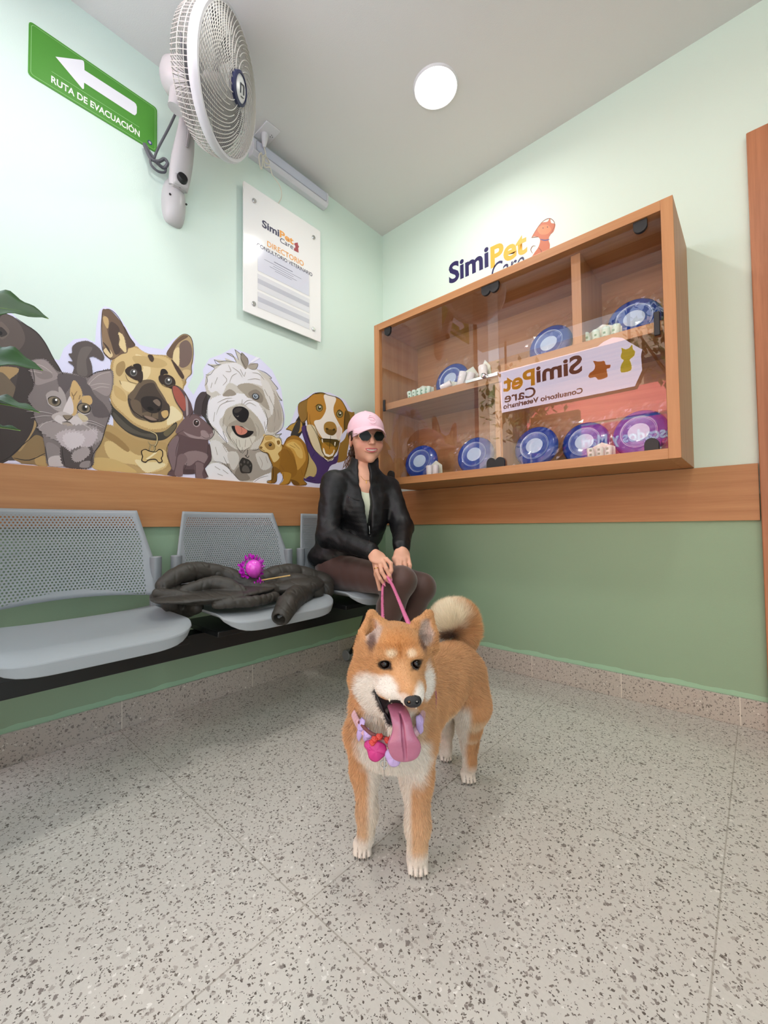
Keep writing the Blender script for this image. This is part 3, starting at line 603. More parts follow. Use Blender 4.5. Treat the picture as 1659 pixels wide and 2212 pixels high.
a.p('e3e1e4', '330,620 360,480 470,390 560,330 760,310 900,390 1050,400 1180,560 1210,680 1130,640 940,600 860,700 770,640 700,600 620,620 570,740 530,770 460,720 380,740', jag=16).p('e6e4e8', '480,1300 340,1140 340,930 420,830 640,760 840,770 950,780 1080,900 1160,1030 1220,1180 1190,1340 1080,1130 960,980 820,900 640,980 560,1100 500,1200 640,1480 520,1400', jag=18)
a.p('9b9185', '560,790 660,700 760,770 660,800', jag=10).p('a79e90', '780,650 940,610 1120,680 1200,800 1260,1000 1180,960 1060,860 940,820 880,760', jag=14).p('8b8175', '940,760 1060,700 1160,800 1140,900 1020,860').p('b0a79b', '1180,600 1300,700 1400,900 1440,1150 1380,1300 1240,1330 1230,1150 1290,1050', jag=16).p('d8d4cf', '1130,520 1240,600 1320,780 1320,920 1290,1080 1250,930 1190,780', jag=16)
a.p('b5ad9f', '620,1000 760,960 930,1000 1080,1120 1180,1330 1120,1420 1010,1500 960,1600 850,1660 760,1560 660,1450 620,1260 560,1180', jag=16).p('9d9486', '700,1190 940,1110 1040,1260 1060,1400 1000,1360 900,1260 660,1250', jag=12).p('cfcabd', '700,1330 900,1420 1040,1400 1000,1500 900,1600 850,1640 780,1560 690,1480', jag=14)
a.p('a0978c', '560,1500 760,1600 1000,1600 1200,1600 1290,1850 1250,1950 1050,2050 800,2040 620,1900 500,1800', jag=16).p('d9d6d3', '380,1480 500,1480 640,1640 690,1780 560,1800 440,1760 400,1650', jag=18).p('e4e2e4', '330,1850 480,1800 640,1880 740,2000 800,2080 300,2030', jag=10).p('e4e2e4', '1020,2090 1100,2020 1300,1950 1300,2110', jag=10).p('80776c', '740,1960 820,1850 920,1960 960,2040 820,2060', jag=8).p('c8c3bb', '640,1650 760,1640 800,1760 720,1900 660,1800', jag=14).p('c8c3bb', '1060,1660 1200,1660 1280,1840 1160,1900 1090,1800', jag=14)
a.p('8f857a', '840,150 900,200 940,260 940,330 900,400 850,320 825,240').p('a89f94', '940,340 980,310 1080,320 1060,390 1000,405 940,370').p('e9e9f5', '960,300 1060,215 1120,230 1000,300', sm=0)
a.l('2c2826', 6, '290,650 330,580 310,500|300,480 370,480 440,390|335,320 440,380|430,250 470,320 540,330|340,330 420,350 530,330|430,255 500,285 610,275 760,295|610,160 700,180 765,300|620,160 720,220|740,105 850,190|740,105 795,262|840,150 830,240 900,370|850,160 930,240 940,330|945,340 1080,315 1050,400 950,390|1100,410 1200,450 1290,530 1250,540|1270,545 1330,620 1385,690 1350,700|1360,740 1400,820 1445,865 1395,855|1400,860 1450,1000 1470,1150 1440,1290 1300,1380|330,930 340,1150 430,1300|340,1200 480,1340 620,1500|560,1320 620,1500|1180,1000 1230,1170 1180,1350|640,1240 620,1340 740,1530|700,1430 830,1640 850,1560|850,1660 900,1600 960,1570|1440,1300 1340,1380 1440,1360 1400,1400 1440,1440|390,1780 560,1800 720,1960 820,2070|1030,2080 1120,2020 1240,1990|1000,1610 1080,1600 1130,1540|570,1700 640,1850 700,1960')
a.l('9b9388', 8, '600,430 680,430 640,330|700,370 800,440 850,520|820,400 870,500|880,510 900,440|660,600 700,500 770,460|560,640 620,560 560,480|440,620 480,520|380,680 400,600|930,560 1040,540 1120,560|1000,450 1100,470 1180,560|480,900 600,840 700,830|460,1080 520,940 640,880 740,870|590,900 640,860|840,930 850,850|850,940 920,870 1020,860|880,950 960,900 1060,950|420,1180 440,1040|700,980 780,940|560,1250 580,1120|650,1150 680,1080|1040,1200 1100,1300 1090,1400|960,1420 1000,1520|800,1450 820,1560|760,1440 770,1540|900,1450 890,1560|1180,1180 1200,1300|1300,900 1340,1050 1330,1200|1380,1000 1400,1150|1250,800 1290,900|1180,700 1230,800|1340,1250 1320,1350|450,1560 480,1680|560,1540 620,1640|1100,1700 1150,1800 1130,1880|1200,1700 1230,1800|440,1850 520,1900|560,1900 640,1960|480,1960 560,1990')
a.p('17151a', '708,1000 760,960 860,960 940,1020 945,1100 900,1180 830,1190 760,1140 710,1070').p('3a3634', '725,1010 780,975 850,985 800,1040 740,1050').p('6a625c', '730,1070 760,1100 800,1090 780,1115')
a.p('141214', '690,1250 760,1250 840,1250 930,1310 1020,1330 960,1400 860,1425 770,1390 720,1330').p('c97f6c', '740,1250 800,1245 920,1310 900,1360 830,1380 770,1350').l('8e4f42', 6, '830,1260 845,1320 830,1360')
a.e('2c2a2b', 1050, 805, 56, 46, 25).e('9ba5ae', 1048, 803, 42, 36, 25).e('3b4652', 1046, 803, 20, 20).e('e8eef2', 1052, 796, 8, 8)
a.l('3b3732', 9, '930,1600 925,1660 900,1700|890,1680 930,1720 950,1690', taper=0).p('2e2b28', '850,1720 900,1730 960,1760 1000,1830 980,1940 900,1950 830,1940 805,1830 810,1780').p('55504a', '850,1870 890,1830 940,1860 960,1930 900,1935 850,1920').e('55504a', 830, 1820, 14, 20, -20).e('55504a', 880, 1780, 14, 22, 0).e('55504a', 935, 1790, 13, 20, 10).e('55504a', 970, 1840, 12, 17, 25)
a.ob()
a = Art('spotted_dog', mural, CF, .0006, XW)
a.p('2c2723', '640,560 700,500 760,600 740,680 660,800 560,790', jag=9).p('b58d42', '495,680 620,590 700,560 720,680 660,740 540,700').p('3a3632', '630,600 690,560 680,700 620,780 560,770')
a.p('9a7432', '1300,450 1400,450 1440,470 1400,700 1340,1000 1330,1100 1190,1140 1210,1000 1280,700')
a.p('4a3568', '710,660 780,640 820,800 900,950 1020,1080 1180,1060 1220,980 1200,1140 1100,1200 1000,1420 800,1410 740,1360 900,1250 800,1000 740,800').p('c2aa72', '790,1000 840,1080 900,1170 920,1250 890,1340 820,1330 750,1360 740,1200').l('2a1f3a', 6, '740,820 790,870 780,930|860,1060 890,1000|1060,1140 1180,1100|760,1340 850,1370 910,1300|710,700 740,800 830,1050|780,1400 900,1390')
a.p('8c6a2c', '665,340 760,280 880,200 990,180 1080,215 1180,240 1270,300 1340,420 1370,520 1340,640 1300,740 1240,850 1200,990 1080,1100 990,1060 880,960 800,760 780,560 720,600 670,480').p('b88235', '800,260 920,200 1060,220 1240,280 1320,420 1340,560 1270,760 1200,900 1000,1000 900,900 830,700 790,500').p('8f6c34', '665,350 780,280 760,420 780,540 730,600 680,520')
a.p('6f5322', '1310,430 1370,500 1380,640 1320,740 1290,680').p('d9c9a4', '780,640 880,640 960,800 1020,1060 900,980 820,800', jag=7).p('f0e7dc', '1020,210 1180,250 1150,380 1160,480 1230,620 1270,700 1230,840 1120,830 1010,820 900,640 890,570 980,540 1050,400', jag=4).p('ead4c8', '1180,700 1240,640 1250,740 1210,830')
a.p('8d6a22', '890,620 960,800 1080,820 1220,840 1200,960 1130,1090 1060,1090 1000,1000').p('52411a', '980,810 1220,840 1190,930 1160,920 1100,870 1010,860').p('b5812f', '1010,870 1080,920 1160,930 1170,1010 1100,1060 1030,1030 990,950').p('f4ead8', '1000,1060 1080,1110 1160,1070 1140,1110 1070,1130', sm=0).p('f4ead8', '1005,940 1020,950 1040,1020 1100,1040 1140,1010 1155,960 1165,980 1140,1050 1080,1066 1030,1050 1005,990', sm=0).p('f4ead8', '985,810 1000,815 1005,880 988,850', sm=0).p('f4ead8', '1165,860 1180,860 1170,920 1160,900', sm=0)
a.p('a57c3a', '1020,620 1070,580 1150,590 1190,650 1190,720 1140,770 1060,750 1020,700').p('6d5226', '1050,690 1190,700 1150,765 1070,755').e('40300f', 1060, 680, 22, 14, 10).e('40300f', 1155, 690, 20, 14, -20)
for ex, ey in ((955, 390), (1235, 475)): a.e('3a2c14', ex, ey, 48, 52).e('8e8250', ex, ey, 40, 45).e('2f2716', ex+2, ey, 22, 26).e('ffffff', ex+6, ey-12, 11, 11)
a.l('2a1f12', 7, '665,480 665,340 760,280 800,260 880,195 990,180 1080,215 1200,245 1270,300 1340,430 1380,520|660,480 710,590 780,540 790,440|820,470 830,600 900,720 960,880 1000,1010 1080,1080 1150,1050 1210,930 1240,840|890,620 960,800 1110,820 1230,830|1110,770 1105,830 1090,960|890,380 940,340 990,370|1200,430 1240,420 1280,490|890,180 910,195 960,190|1310,440 1300,600 1310,720|1000,1080 1080,1120 1160,1070|760,620 780,760 880,960 990,1060|500,680 560,620 640,590|500,682 570,705')
a.l('ffffff', 4, '1235,860 1270,780 1340,690').p('dcdcf4', '1240,860 1260,760 1340,680 1310,800 1260,860').ob()
# second row, in front
B2 = .0024
a = Art('kitten', mural, CK, B2, XW)
a.p('59504e', '700,1110 710,1030 650,980 700,980 655,910 690,900 690,840 740,800 820,785 880,805 950,860 990,930 975,970 900,930 850,940 870,1000 880,1090 870,1140', jag=9).p('6b625e', '740,1090 740,960 780,850 880,850 820,960 830,1110', jag=6)
a.p('7d7372', '290,980 420,960 500,1030 560,1080 700,1100 830,1140 920,1090 1062,1060 1075,1200 1040,1330 1062,1450 1000,1620 960,1740 900,1850 860,1990 620,1985 610,1960 460,1970 430,1780 400,1650 340,1530 310,1400 270,1330 330,1210 300,1100', jag=14)
a.p('978b89', '300,985 420,965 520,1060 560,1130 450,1180 340,1200 310,1090').p('857a78', '340,1060 470,1080 500,1130 420,1150 350,1120').l('b8aca8', 6, '300,1000 400,1020 500,1090|260,1030 340,1050|300,1070 400,1090|270,1065 330,1080').p('978b89', '830,1200 900,1100 1050,1070 1062,1240 1020,1310 920,1260').l('b8aca8', 6, '840,1200 940,1110 1050,1080|880,1250 960,1220 1040,1230|860,1210 950,1190 1050,1200|820,1260 860,1180')
a.p('5f5657', '560,1100 700,1110 820,1150 800,1230 700,1200 640,1260 600,1300 560,1200', jag=12).p('5f5657', '760,1230 840,1200 900,1300 1000,1400 1040,1500 900,1500 860,1380', jag=10).p('a89e9b', '440,1300 520,1260 600,1320 620,1460 500,1420', jag=9).p('a89e9b', '560,1220 620,1300 630,1420 580,1380', jag=6)
a.p('c9a873', '670,1260 705,1160 770,1240 780,1320 740,1380 730,1470 690,1500 680,1400', jag=8).p('c9a873', '780,1320 860,1310 875,1380 800,1390', jag=6).l('8f7450', 12, '682,1272 700,1310 735,1262|700,1345 702,1310|752,1342 765,1300').p('d6cccb', '640,1360 670,1310 700,1400 690,1480 610,1490 600,1450')
a.p('bdb2af', '500,1490 600,1460 700,1500 740,1480 780,1540 840,1560 760,1600 640,1580 520,1540', jag=7).p('cbbb98', '740,1470 820,1500 840,1540 780,1550').p('cfc6c5', '560,1490 640,1560 620,1590 520,1540').p('cfc6c5', '660,1550 720,1500 790,1560 720,1590').p('a89a8e', '590,1570 640,1600 700,1600 660,1560')
a.p('8a7a68', '597,1495 640,1490 695,1500 660,1540 625,1530').l('3b302e', 8, '597,1495 640,1540 695,1500|640,1540 640,1560|590,1560 640,1555 680,1570')
for ex, ey in ((515, 1360), (800, 1425)): a.e('2c2624', ex, ey, 68, 50, 12).e('857763', ex, ey, 58, 44, 12).e('4a4238', ex+8, ey-2, 30, 34).e('201b18', ex+8, ey-2, 18, 22).e('ffffff', ex+20, ey-14, 11, 11)
a.l('d8d0ce', 6, '450,1320 460,1380 510,1410 580,1415|740,1450 800,1485 860,1470')
a.p('9c9291', '360,1600 500,1560 640,1600 800,1590 920,1620 980,1700 900,1760 800,1780 640,1760 480,1700', jag=24).p('bdb1b4', '540,1680 640,1640 800,1650 920,1640 900,1740 820,1800 720,1770 640,1860 580,1760', jag=26).p('cfc5c8', '600,1700 700,1660 800,1700 760,1780 660,1800', jag=22).p('8c8281', '440,1760 560,1800 610,1960 470,1970').p('c0b6b5', '470,1900 560,1880 610,1920 610,1975 470,1975', jag=6).p('514847', '590,1790 700,1860 860,1800 880,1860 860,1990 630,1985 580,1880', jag=14).p('a59a99', '700,1850 820,1800 850,1860 760,1930 700,1920', jag=18).p('8f8584', '780,1940 860,1930 850,1990 760,1988')
a.l('2b2423', 7, '840,1130 920,1080 1062,1060|560,1040 600,1100|430,1790 440,1860 460,1970|590,1800 600,1900 620,1980|1062,1440 1010,1600 960,1760 890,1860 850,1990|290,980 320,1100 330,1200')
a.l('cfc6c4', 4, '500,1500 400,1500 290,1520|500,1480 400,1460 250,1455|520,1540 420,1570 370,1620|780,1560 880,1570 980,1610|770,1540 880,1550 1000,1600|790,1580 860,1620 920,1680').ob()
a = Art('rabbit', mural, CS, B2, XW)
G = lambda s_: ' '.join('%f,%f' % ((180+float(x)/5.5308-400)*6.9136, (650+float(y)/5.5308-740)*6.9136) for x, y in (q.split(',') for q in s_.split()))
a.p('5f4b4e', G('1055,1030 1080,1012 1120,1020 1200,1085 1270,1200 1310,1320 1300,1380 1240,1430 1190,1370 1180,1330 1110,1220 1070,1110')).p('a3574c', G('1070,1020 1130,1040 1190,1120 1220,1200 1215,1310 1180,1300 1110,1200 1070,1100')).p('a99a9c', G('1215,1130 1245,1200 1250,1380 1230,1380 1222,1250'))
a.p('4a4144', '130,990 160,860 220,760 290,740 320,770 270,870 240,1080 130,1060').p('3a3335', '240,1080 262,900 300,800 320,770 330,900 300,1080')
a.p('5f4a4c', G('1000,2080 1050,2000 1000,1850 1010,1720 1100,1610 1200,1540 1190,1430 1250,1360 1340,1350 1438,1380')+' 200,1100 300,1180 400,1280 420,1380 340,1440 340,1500 380,1640 380,1760 290,1880 340,2000 300,2030 150,2020 150,1950 -100,1960 -150,2010', sm=0)
a.p('705a5b', '-150,1330 0,1120 160,1090 280,1170 400,1310 400,1400 330,1440 100,1430 -50,1380').p('9a8686', '230,1320 300,1320 360,1370 400,1350 410,1400 340,1450 200,1440 60,1410 -30,1330 60,1370 220,1410', jag=4).p('8b7676', '-20,1660 150,1620 330,1680 300,1800 180,1760 60,1840 -60,1780', jag=10).p('4d3b3d', '-60,1900 140,1900 150,1960 -100,1960').p('7b6566', G('1130,1850 1200,1830 1240,1900 1190,1980 1180,2090 1090,2080 1110,1960')).p('7b6566', '150,1800 240,1800 280,1850 250,1950 260,2030 155,2020')
a.p('7d686a', G('1010,1740 1100,1620 1140,1650 1110,1850 1080,2020 1040,1960')).p('564244', '290,1880 380,1740 380,1600 350,1500 340,1700 270,1830')
a.e('a89696', 165, 1200, 54, 62, -10).e('241a1a', 162, 1200, 40, 46, -10).e('5b4442', 158, 1196, 18, 22).e('ffffff', 170, 1180, 9, 9).l('2a1d1e', 6, '130,990 160,850 230,750 300,740|240,1080 262,900 320,770|120,1020 60,1120|180,1075 300,1160 420,1300 420,1380 340,1450 200,1440|300,1330 350,1370 360,1420 300,1430 230,1390|340,1450 380,1640 380,1760 280,1900 340,2000 320,2030|150,1830 150,2020|20,1800 -20,1900|340,1500 330,1700')
a.l('2a1d1e', 6, ' | '.join(G(q) for q in ('1060,1020 1060,1080 1110,1220 1190,1320', '1060,1020 1110,1015 1200,1080 1300,1260', '1200,1540 1080,1620 1000,1740 1000,1860 1060,2000', '1150,1640 1110,1760 1100,1860', '1000,2080 1020,2040 1060,2030'))).ob()
a = Art('ferret', mural, CF, B2, XW)
a.p('9a6c26', '470,880 500,820 560,780 640,780 720,840 770,920 800,1040 800,1150 760,1300 730,1380 780,1440 700,1460 600,1450 570,1380 530,1440 400,1450 460,1400 430,1280 370,1300 360,1400 300,1430 230,1410 300,1370 310,1200 270,1100 240,1020 170,990 120,940 150,880 200,780 280,770 350,800 440,900', jag=10)
a.p('c59544', '480,900 560,830 680,850 740,960 760,1100 700,1200 640,1240 620,1080 560,960', jag=9).p('d9b364', '500,900 600,860 700,950 720,1080 660,1060 600,960', jag=9).p('8f6220', '440,960 560,1000 620,1120 640,1280 560,1360 460,1320 400,1240 420,1100', jag=8).p('7a5520', '310,1200 420,1260 370,1300 360,1400 300,1430 290,1380').p('b3822f', '440,1280 560,1300 520,1420 420,1440 460,1380', jag=5).p('6f4a18', '560,1380 640,1400 680,1450 600,1450')
a.p('d9bb7b', '130,920 170,860 200,780 290,770 360,810 420,880 430,960 380,1020 400,1080 330,1140 290,1080 250,1010 180,990 130,960', jag=5).p('a37f42', '200,880 280,850 340,900 330,960 260,970 210,930').p('e4cc95', '340,820 400,810 430,870 410,930 360,900').p('8c672f', '365,850 400,840 410,880 380,900').p('c6a05a', '200,790 290,780 300,820 220,840').p('d9bd85', '180,760 210,755 205,790 180,790')
a.e('241a12', 274, 897, 22, 24).e('a8805a', 270, 890, 8, 8).p('7d5c2e', '125,935 150,920 170,940 145,960').l('2a1c0e', 6, '120,935 130,960 180,1000 240,1020 270,1100 310,1200 310,1370 240,1390 235,1420 300,1430|120,930 170,850 200,775 280,768 350,800|350,810 400,805 435,870 410,930|440,900 460,930|470,900 500,820 560,785|460,1280 440,1390 400,1440|560,1370 530,1430 500,1450|720,1380 780,1440 700,1450|370,1300 360,1400 320,1430|770,920 800,1050 790,1180 740,1330|140,960 180,975 200,990')
a.l('7a551f', 5, '300,1180 340,1240|420,1180 470,1260|600,1100 640,1220|700,1240 720,1320|540,900 620,940|600,880 680,960|500,960 560,1060').ob()

t = bpy.data.objects['directory_board']; a = Art('red_dog_print', t, (0, 0, 1), .0306, lambda x, y, h: onX(x, y, .03)+Vector((h-.03, 0, 0))-Vector((0, -.772, 2.03)))
a.p('a2474d', '635,527 637,525 643,524 644,530 646,533 644,536 645,546 635,541 635,534 637,537 638,532', sm=0).ob()
# ---------------- the row of seats on a beam ----------------
def perforated():
    m = mat('perforated_back', '8f9599', .42); n = m.node_tree.nodes; l = m.node_tree.links; out = n['Material Output']; b = n['Principled BSDF']
    tc = n.new('ShaderNodeTexCoord'); sx = n.new('ShaderNodeSeparateXYZ'); l.new(tc.outputs['Object'], sx.inputs[0])
    def M(op, a, bb, c=None):
        k = n.new('ShaderNodeMath'); k.operation = op
        for i, v in enumerate((a, bb, c)):
            if v is None: continue
            if isinstance(v, (int, float)): k.inputs[i].default_value = v
            else: l.new(v, k.inputs[i])
        return k.outputs[0]
    py, pz = .0098, .0085
    row = M('FLOOR', M('DIVIDE', sx.outputs[2], pz), 0); par = M('MODULO', M('ABSOLUTE', row, 0), 2)
    u = M('SUBTRACT', M('FRACT', M('ADD', M('DIVIDE', sx.outputs[1], py), M('MULTIPLY', par, .5)), 0), .5); v = M('SUBTRACT', M('FRACT', M('DIVIDE', sx.outputs[2], pz), 0), .5)
    d = M('ADD', M('POWER', M('MULTIPLY', u, py), 2), M('POWER', M('MULTIPLY', v, pz), 2)); hole = M('LESS_THAN', d, .0030**2)
    # plain margin: distance from the edges of the tapered panel
    az = sx.outputs[2]; ay = M('ABSOLUTE', sx.outputs[1], 0)
    wid = M('MINIMUM', M('ADD', M('MULTIPLY', M('SUBTRACT', .79, az), .27), .185), .212)
    a1 = M('LESS_THAN', ay, wid); a2 = M('LESS_THAN', az, .776); a3 = M('GREATER_THAN', az, M('SUBTRACT', .535, M('MULTIPLY', M('POWER', ay, 2), .9)))
    f = M('MULTIPLY', M('MULTIPLY', hole, a1), M('MULTIPLY', a2, a3))
    t = n.new('ShaderNodeBsdfTransparent'); x = n.new('ShaderNodeMixShader'); l.new(f, x.inputs[0]); l.new(b.outputs[0], x.inputs[1]); l.new(t.outputs[0], x.inputs[2]); l.new(x.outputs[0], out.inputs[0])
    return m
PERF = perforated(); UPR = mat('grey_upright', '7f8589', .38)
bench = empty('beam_seat', (.22, -1.1, 0), label='row of grey perforated waiting room seats on a black steel beam', cat='bench')
bO = Vector((.22, -1.1, 0))
MB().box((.02, -.93, .295), (.095, .80, .368)).build('beam', BLACKM, bench, bevel=.003)
def leg(y):
    b = MB(); b.tube(smooth_path([(.0, y, .31), (-.03, y, .22), (-.09, y, .10), (-.14, y, .03)], 4), .014, 8, flat_=.7); b.build('leg', BLACKM, bench, smooth=50)
    b = MB(); b.tube(smooth_path([(.0, y, .31), (.10, y, .20), (.20, y, .09), (.27, y, .03)], 4), .014, 8, flat_=.7); b.build('leg', BLACKM, bench, smooth=50)
    for x in (-.15, .28): MB().tube([(x, y-.018, .03), (x, y+.018, .03)], .029, 16).build('foot_cap', UPR, bench, smooth=40, bevel=.004)
leg(.70); leg(-.88)
def seat_top(u, v):                           # u across (y), v back to front
    y = (u-.5)*.49; x = .13+.385*v; e = (2*u-1)
    z = .448-.016*math.sin(PI*min(1, v*1.05))*(1-e**4)+(.010*abs(e)**3)*(1-v); 
    if v > .8: z -= .028*((v-.8)/.2)**2*(1-.5*abs(e)**8)
    w_ = 1-.035*(max(0, v-.75)/.25)**2; return Vector((x-.22-.05*abs(e)**7*max(0, (v-.5)/.5)**2, y*w_, z))
def make_seat(parent, yc):
    s = bpy.data.objects.new('seat_unit', None); COL.objects.link(s); s.parent = parent; s.location = (0, yc+1.1, 0)
    NU, NV = 26, 22; b = MB(); top = [[seat_top(i/(NU-1), j/(NV-1)) for i in range(NU)] for j in range(NV)]; bot = []
    for j in range(NV):
        r_ = []
        for i in range(NU):
            p = top[j][i]; e = abs(2*i/(NU-1)-1); v = j/(NV-1); th = .010+.026*(1-e**6)*(.3+.7*v**2); r_.append(Vector((p.x-.004*(v > .95), p.y*.985, p.z-th)))
        bot.append(r_)
    vs = [p for r_ in top for p in r_]+[p for r_ in bot for p in r_]; K = NU*NV; fs = []
    for j in range(NV-1):
        for i in range(NU-1):
            a = j*NU+i; fs += [(a, a+1, a+NU+1, a+NU), (K+a, K+a+NU, K+a+NU+1, K+a+1)]
    for i in range(NU-1): fs += [(i+1, i, K+i, K+i+1), ((NV-1)*NU+i, (NV-1)*NU+i+1, K+(NV-1)*NU+i+1, K+(NV-1)*NU+i)]
    for j in range(NV-1): fs += [(j*NU, (j+1)*NU, K+(j+1)*NU, K+j*NU), ((j+1)*NU+NU-1, j*NU+NU-1, K+j*NU+NU-1, K+(j+1)*NU+NU-1)]
    b.add(vs, fs); b.build('seat', GREYP, s, smooth=60, bevel=.004, bseg=3)
    def back(u, v):
        z = .50+.295*v; e = 2*u-1; hw = .245 if z < .625 else .245-(z-.625)*.235
        zb = z-.018*(e*e)*(1-v)+.012*(1-v); x = -.095-.075*v+.035*e*e+.012*(1-v)**2
        return Vector((x, e*hw, zb))
    MB().grid(40, 24, back).build('backrest', PERF, s, solid=.005, smooth=60)
    for sg in (-1, 1):
        MB().tube([(-.08, sg*.250, .40), (-.08, sg*.250, .63)], .0195, 20).build('upright', UPR, s, smooth=40, bevel=.004)
        MB().box((-.10, sg*.250-.012, .41), (-.06, sg*.250+.012, .43)).build('seat_bracket', UPR, s, bevel=.002)
    MB().box((-.06, -.24, .372), (.22, .24, .39)).box((.0, -.03, .37), (.22, .03, .40)).build('seat_support', BLACKM, s, bevel=.002)
    return s
for yc in (-1.66, -1.088, -.517): make_seat(bench, yc)
# ---------------- puffer coat lying on the middle seat ----------------
cx = lambda x, y, X: onX(330+x/3.95, 1180+y/3.95, X)
F_ = SDF((.12, -1.52, .385), (.64, -.70, .64), .0036)
def puffs(pts, r_, k=.008, st=1.55, sq=.8):
    P = smooth_path([cx(*p) for p in pts], 12); rs = r_ if isinstance(r_, list) else [r_, r_]; L_ = 0; ph = 0
    for i in range(len(P)-1):
        t = i/(len(P)-1)*(len(rs)-1); j = min(int(t), len(rs)-2); rr = rs[j]+(rs[j+1]-rs[j])*(t-j); ph += (P[i+1]-P[i]).length/(rr*st)
        f = 1-.34*math.exp(-(((ph % 1)-.5)/.12)**2); F_.cap(P[i], P[i+1], rr*f, rr*f, .0025)
F_.ell(cx(560, 400, .33), (.13, .22, .018), .02).ell(cx(1200, 330, .33), (.12, .13, .04), .02).ell(cx(250, 400, .27), (.06, .10, .03), .02)
puffs([(90, 330, .28), (250, 235, .27), (420, 215, .26), (600, 245, .27), (760, 310, .31), (900, 365, .35), (1010, 385, .37), (1130, 310, .34)], [.026, .034, .034, .034, .034, .03, .026])
puffs([(270, 385, .33), (480, 320, .34), (600, 330, .36), (720, 380, .39), (800, 430, .41), (880, 445, .41)], [.02, .026, .028, .024, .02])
puffs([(960, 275, .27), (1130, 235, .27), (1300, 270, .29), (1450, 320, .33), (1470, 380, .37)], [.036, .044, .048, .046, .036])
puffs([(1120, 300, .34), (1290, 330, .37), (1400, 380, .40)], [.036, .042, .034])
puffs([(40, 400, .30), (180, 420, .33), (330, 450, .36), (520, 450, .40)], [.016, .020, .022, .016], sq=.6)
puffs([(540, 500, .44), (700, 480, .46), (880, 470, .47), (1040, 430, .45)], [.014, .018, .020, .018], sq=.7)
puffs([(150, 480, .27), (260, 540, .25), (380, 520, .32)], [.03, .03, .02], sq=.6)
sl = [cx(1290, 400, .40), cx(1210, 440, .45), cx(1150, 500, .50), cx(1100, 590, .53)]
for a_, b_, r1, r2 in zip(sl, sl[1:], (.040, .041, .039), (.043, .040, .034)): F_.cap(a_, b_, r1, r2, .004)
F_.cap(sl[2]+(sl[3]-sl[2])*.7, sl[3]+(sl[3]-sl[2])*.9, .016, .026, .004, op='sub')
V, F = F_.mesh(0); N = normals(V, F)
V = V+N*(.0010*lumps(V, 50, 3)-.0022*np.exp(-(lumps(V, 55, 15)/.10)**2))[:, None]
COATM = mat('dark_puffer_nylon', '383530', .5, spec=.4, bump=.3, bscale=90); CO = np.array((.33, -1.12, .445))
coat = np_mesh('puffer_coat', V-CO, F, COATM, loc=CO)
tag(coat, 'dark grey quilted puffer coat heaped on the middle seat, one sleeve hanging', 'coat')
# pink fringed toy
tp = Vector((.335, -1.142, .575)); t = empty('party_toy', (tp.x, tp.y, .525), label='shiny magenta fringed rattle toy on a gold stick lying on the coat', cat='toy')
PINK = mat('magenta_foil', 'e04fd0', .25, coat=.6, noise=.25, nscale=120); FR = mat('magenta_fringe', 'c41fc0', .4)
b = MB(); b.lathe([(0, .032), (.016, .029), (.027, .017), (.031, 0), (.028, -.014), (.019, -.030), (.010, -.046), (.008, -.062), (.014, -.074), (.0, -.076)], 24, Matrix.Rotation(R(22), 4, 'X') @ Matrix.Rotation(R(25), 4, 'Y'))
b.build('head', PINK, t, loc=(.012, 0, .052), smooth=60)
rg = random.Random(7); b = MB()
for i in range(210):
    a0 = rg.uniform(0, 2*PI); ring = rg.random() < .8
    c = Vector((.0+rg.uniform(-.008, .008), .036*math.cos(a0), .052+.034*math.sin(a0))) if ring else Vector((.03, .012+rg.uniform(-.01, .01), -.008+rg.uniform(-.01, .01)))
    d = Vector((rg.uniform(-.6, .9), math.cos(a0)+rg.uniform(-.5, .5), math.sin(a0)+rg.uniform(-.5, .5))).normalized()*rg.uniform(.010, .02)*(1 if ring else .8)
    s_ = d.cross(Vector((rg.random(), rg.random(), rg.random()))).normalized()*.0032; b.quad(c-s_, c+s_, c+d+s_*.8+Vector((0, 0, .004)), c+d-s_*.8)
o = b.build('fringe', FR, t, smooth=0, fixn=False)
MB().tube([(.02, .012, .004), (.06, .13, .016)], .0028, 8).build('stick', mat('gold_stick', 'c8a66a', .3), t)
# ---------------- glazed display cabinet on the back wall ----------------
CO = Vector((.918, -.1775, .94)); cab = empty('display_cabinet', CO, label='beech wall cabinet with glass sliding doors, mounted high on the back wall', cat='display cabinet')
def cb(nm, a, b_, m, bev=.0012, par=None): 
    return MB().box(tuple(Vector(a)-CO), tuple(Vector(b_)-CO)).build(nm, m, par or cab, smooth=0, bevel=bev)
X0, X1, Z0, Z1, T = .247, 1.588, .94, 1.809, .035
cb('side_panel', (X0, -.355, Z0), (X0+T, -.001, Z1), WOODZ); cb('side_panel', (X1-T, -.355, Z0), (X1, -.001, Z1), WOODZ)
cb('top_panel', (X0+T, -.355, Z1-T), (X1-T, -.001, Z1), WOODX); cb('bottom_panel', (X0+T, -.355, Z0), (X1-T, -.001, Z0+T), WOODX)
cb('back_panel', (X0+T, -.012, Z0+T), (X1-T, -.001, Z1-T), WOODX, 0)
cb('divider', (.918, -.305, Z0+T), (.951, -.012, 1.35), WOODZ); cb('divider', (1.249, -.305, 1.42), (1.284, -.012, Z1-T), WOODZ)
cb('shelf', (X0+T, -.315, 1.35), (.951, -.012, 1.385), WOODX); cb('shelf', (.951, -.315, 1.385), (X1-T, -.012, 1.42), WOODX)
for nm, x0, x1, y in (('glass_door', .288, .958, -.340), ('glass_door', .906, 1.550, -.332)):
    cb(nm, (x0, y-.0025, .975), (x1, y+.0025, 1.772), PANE, 0)
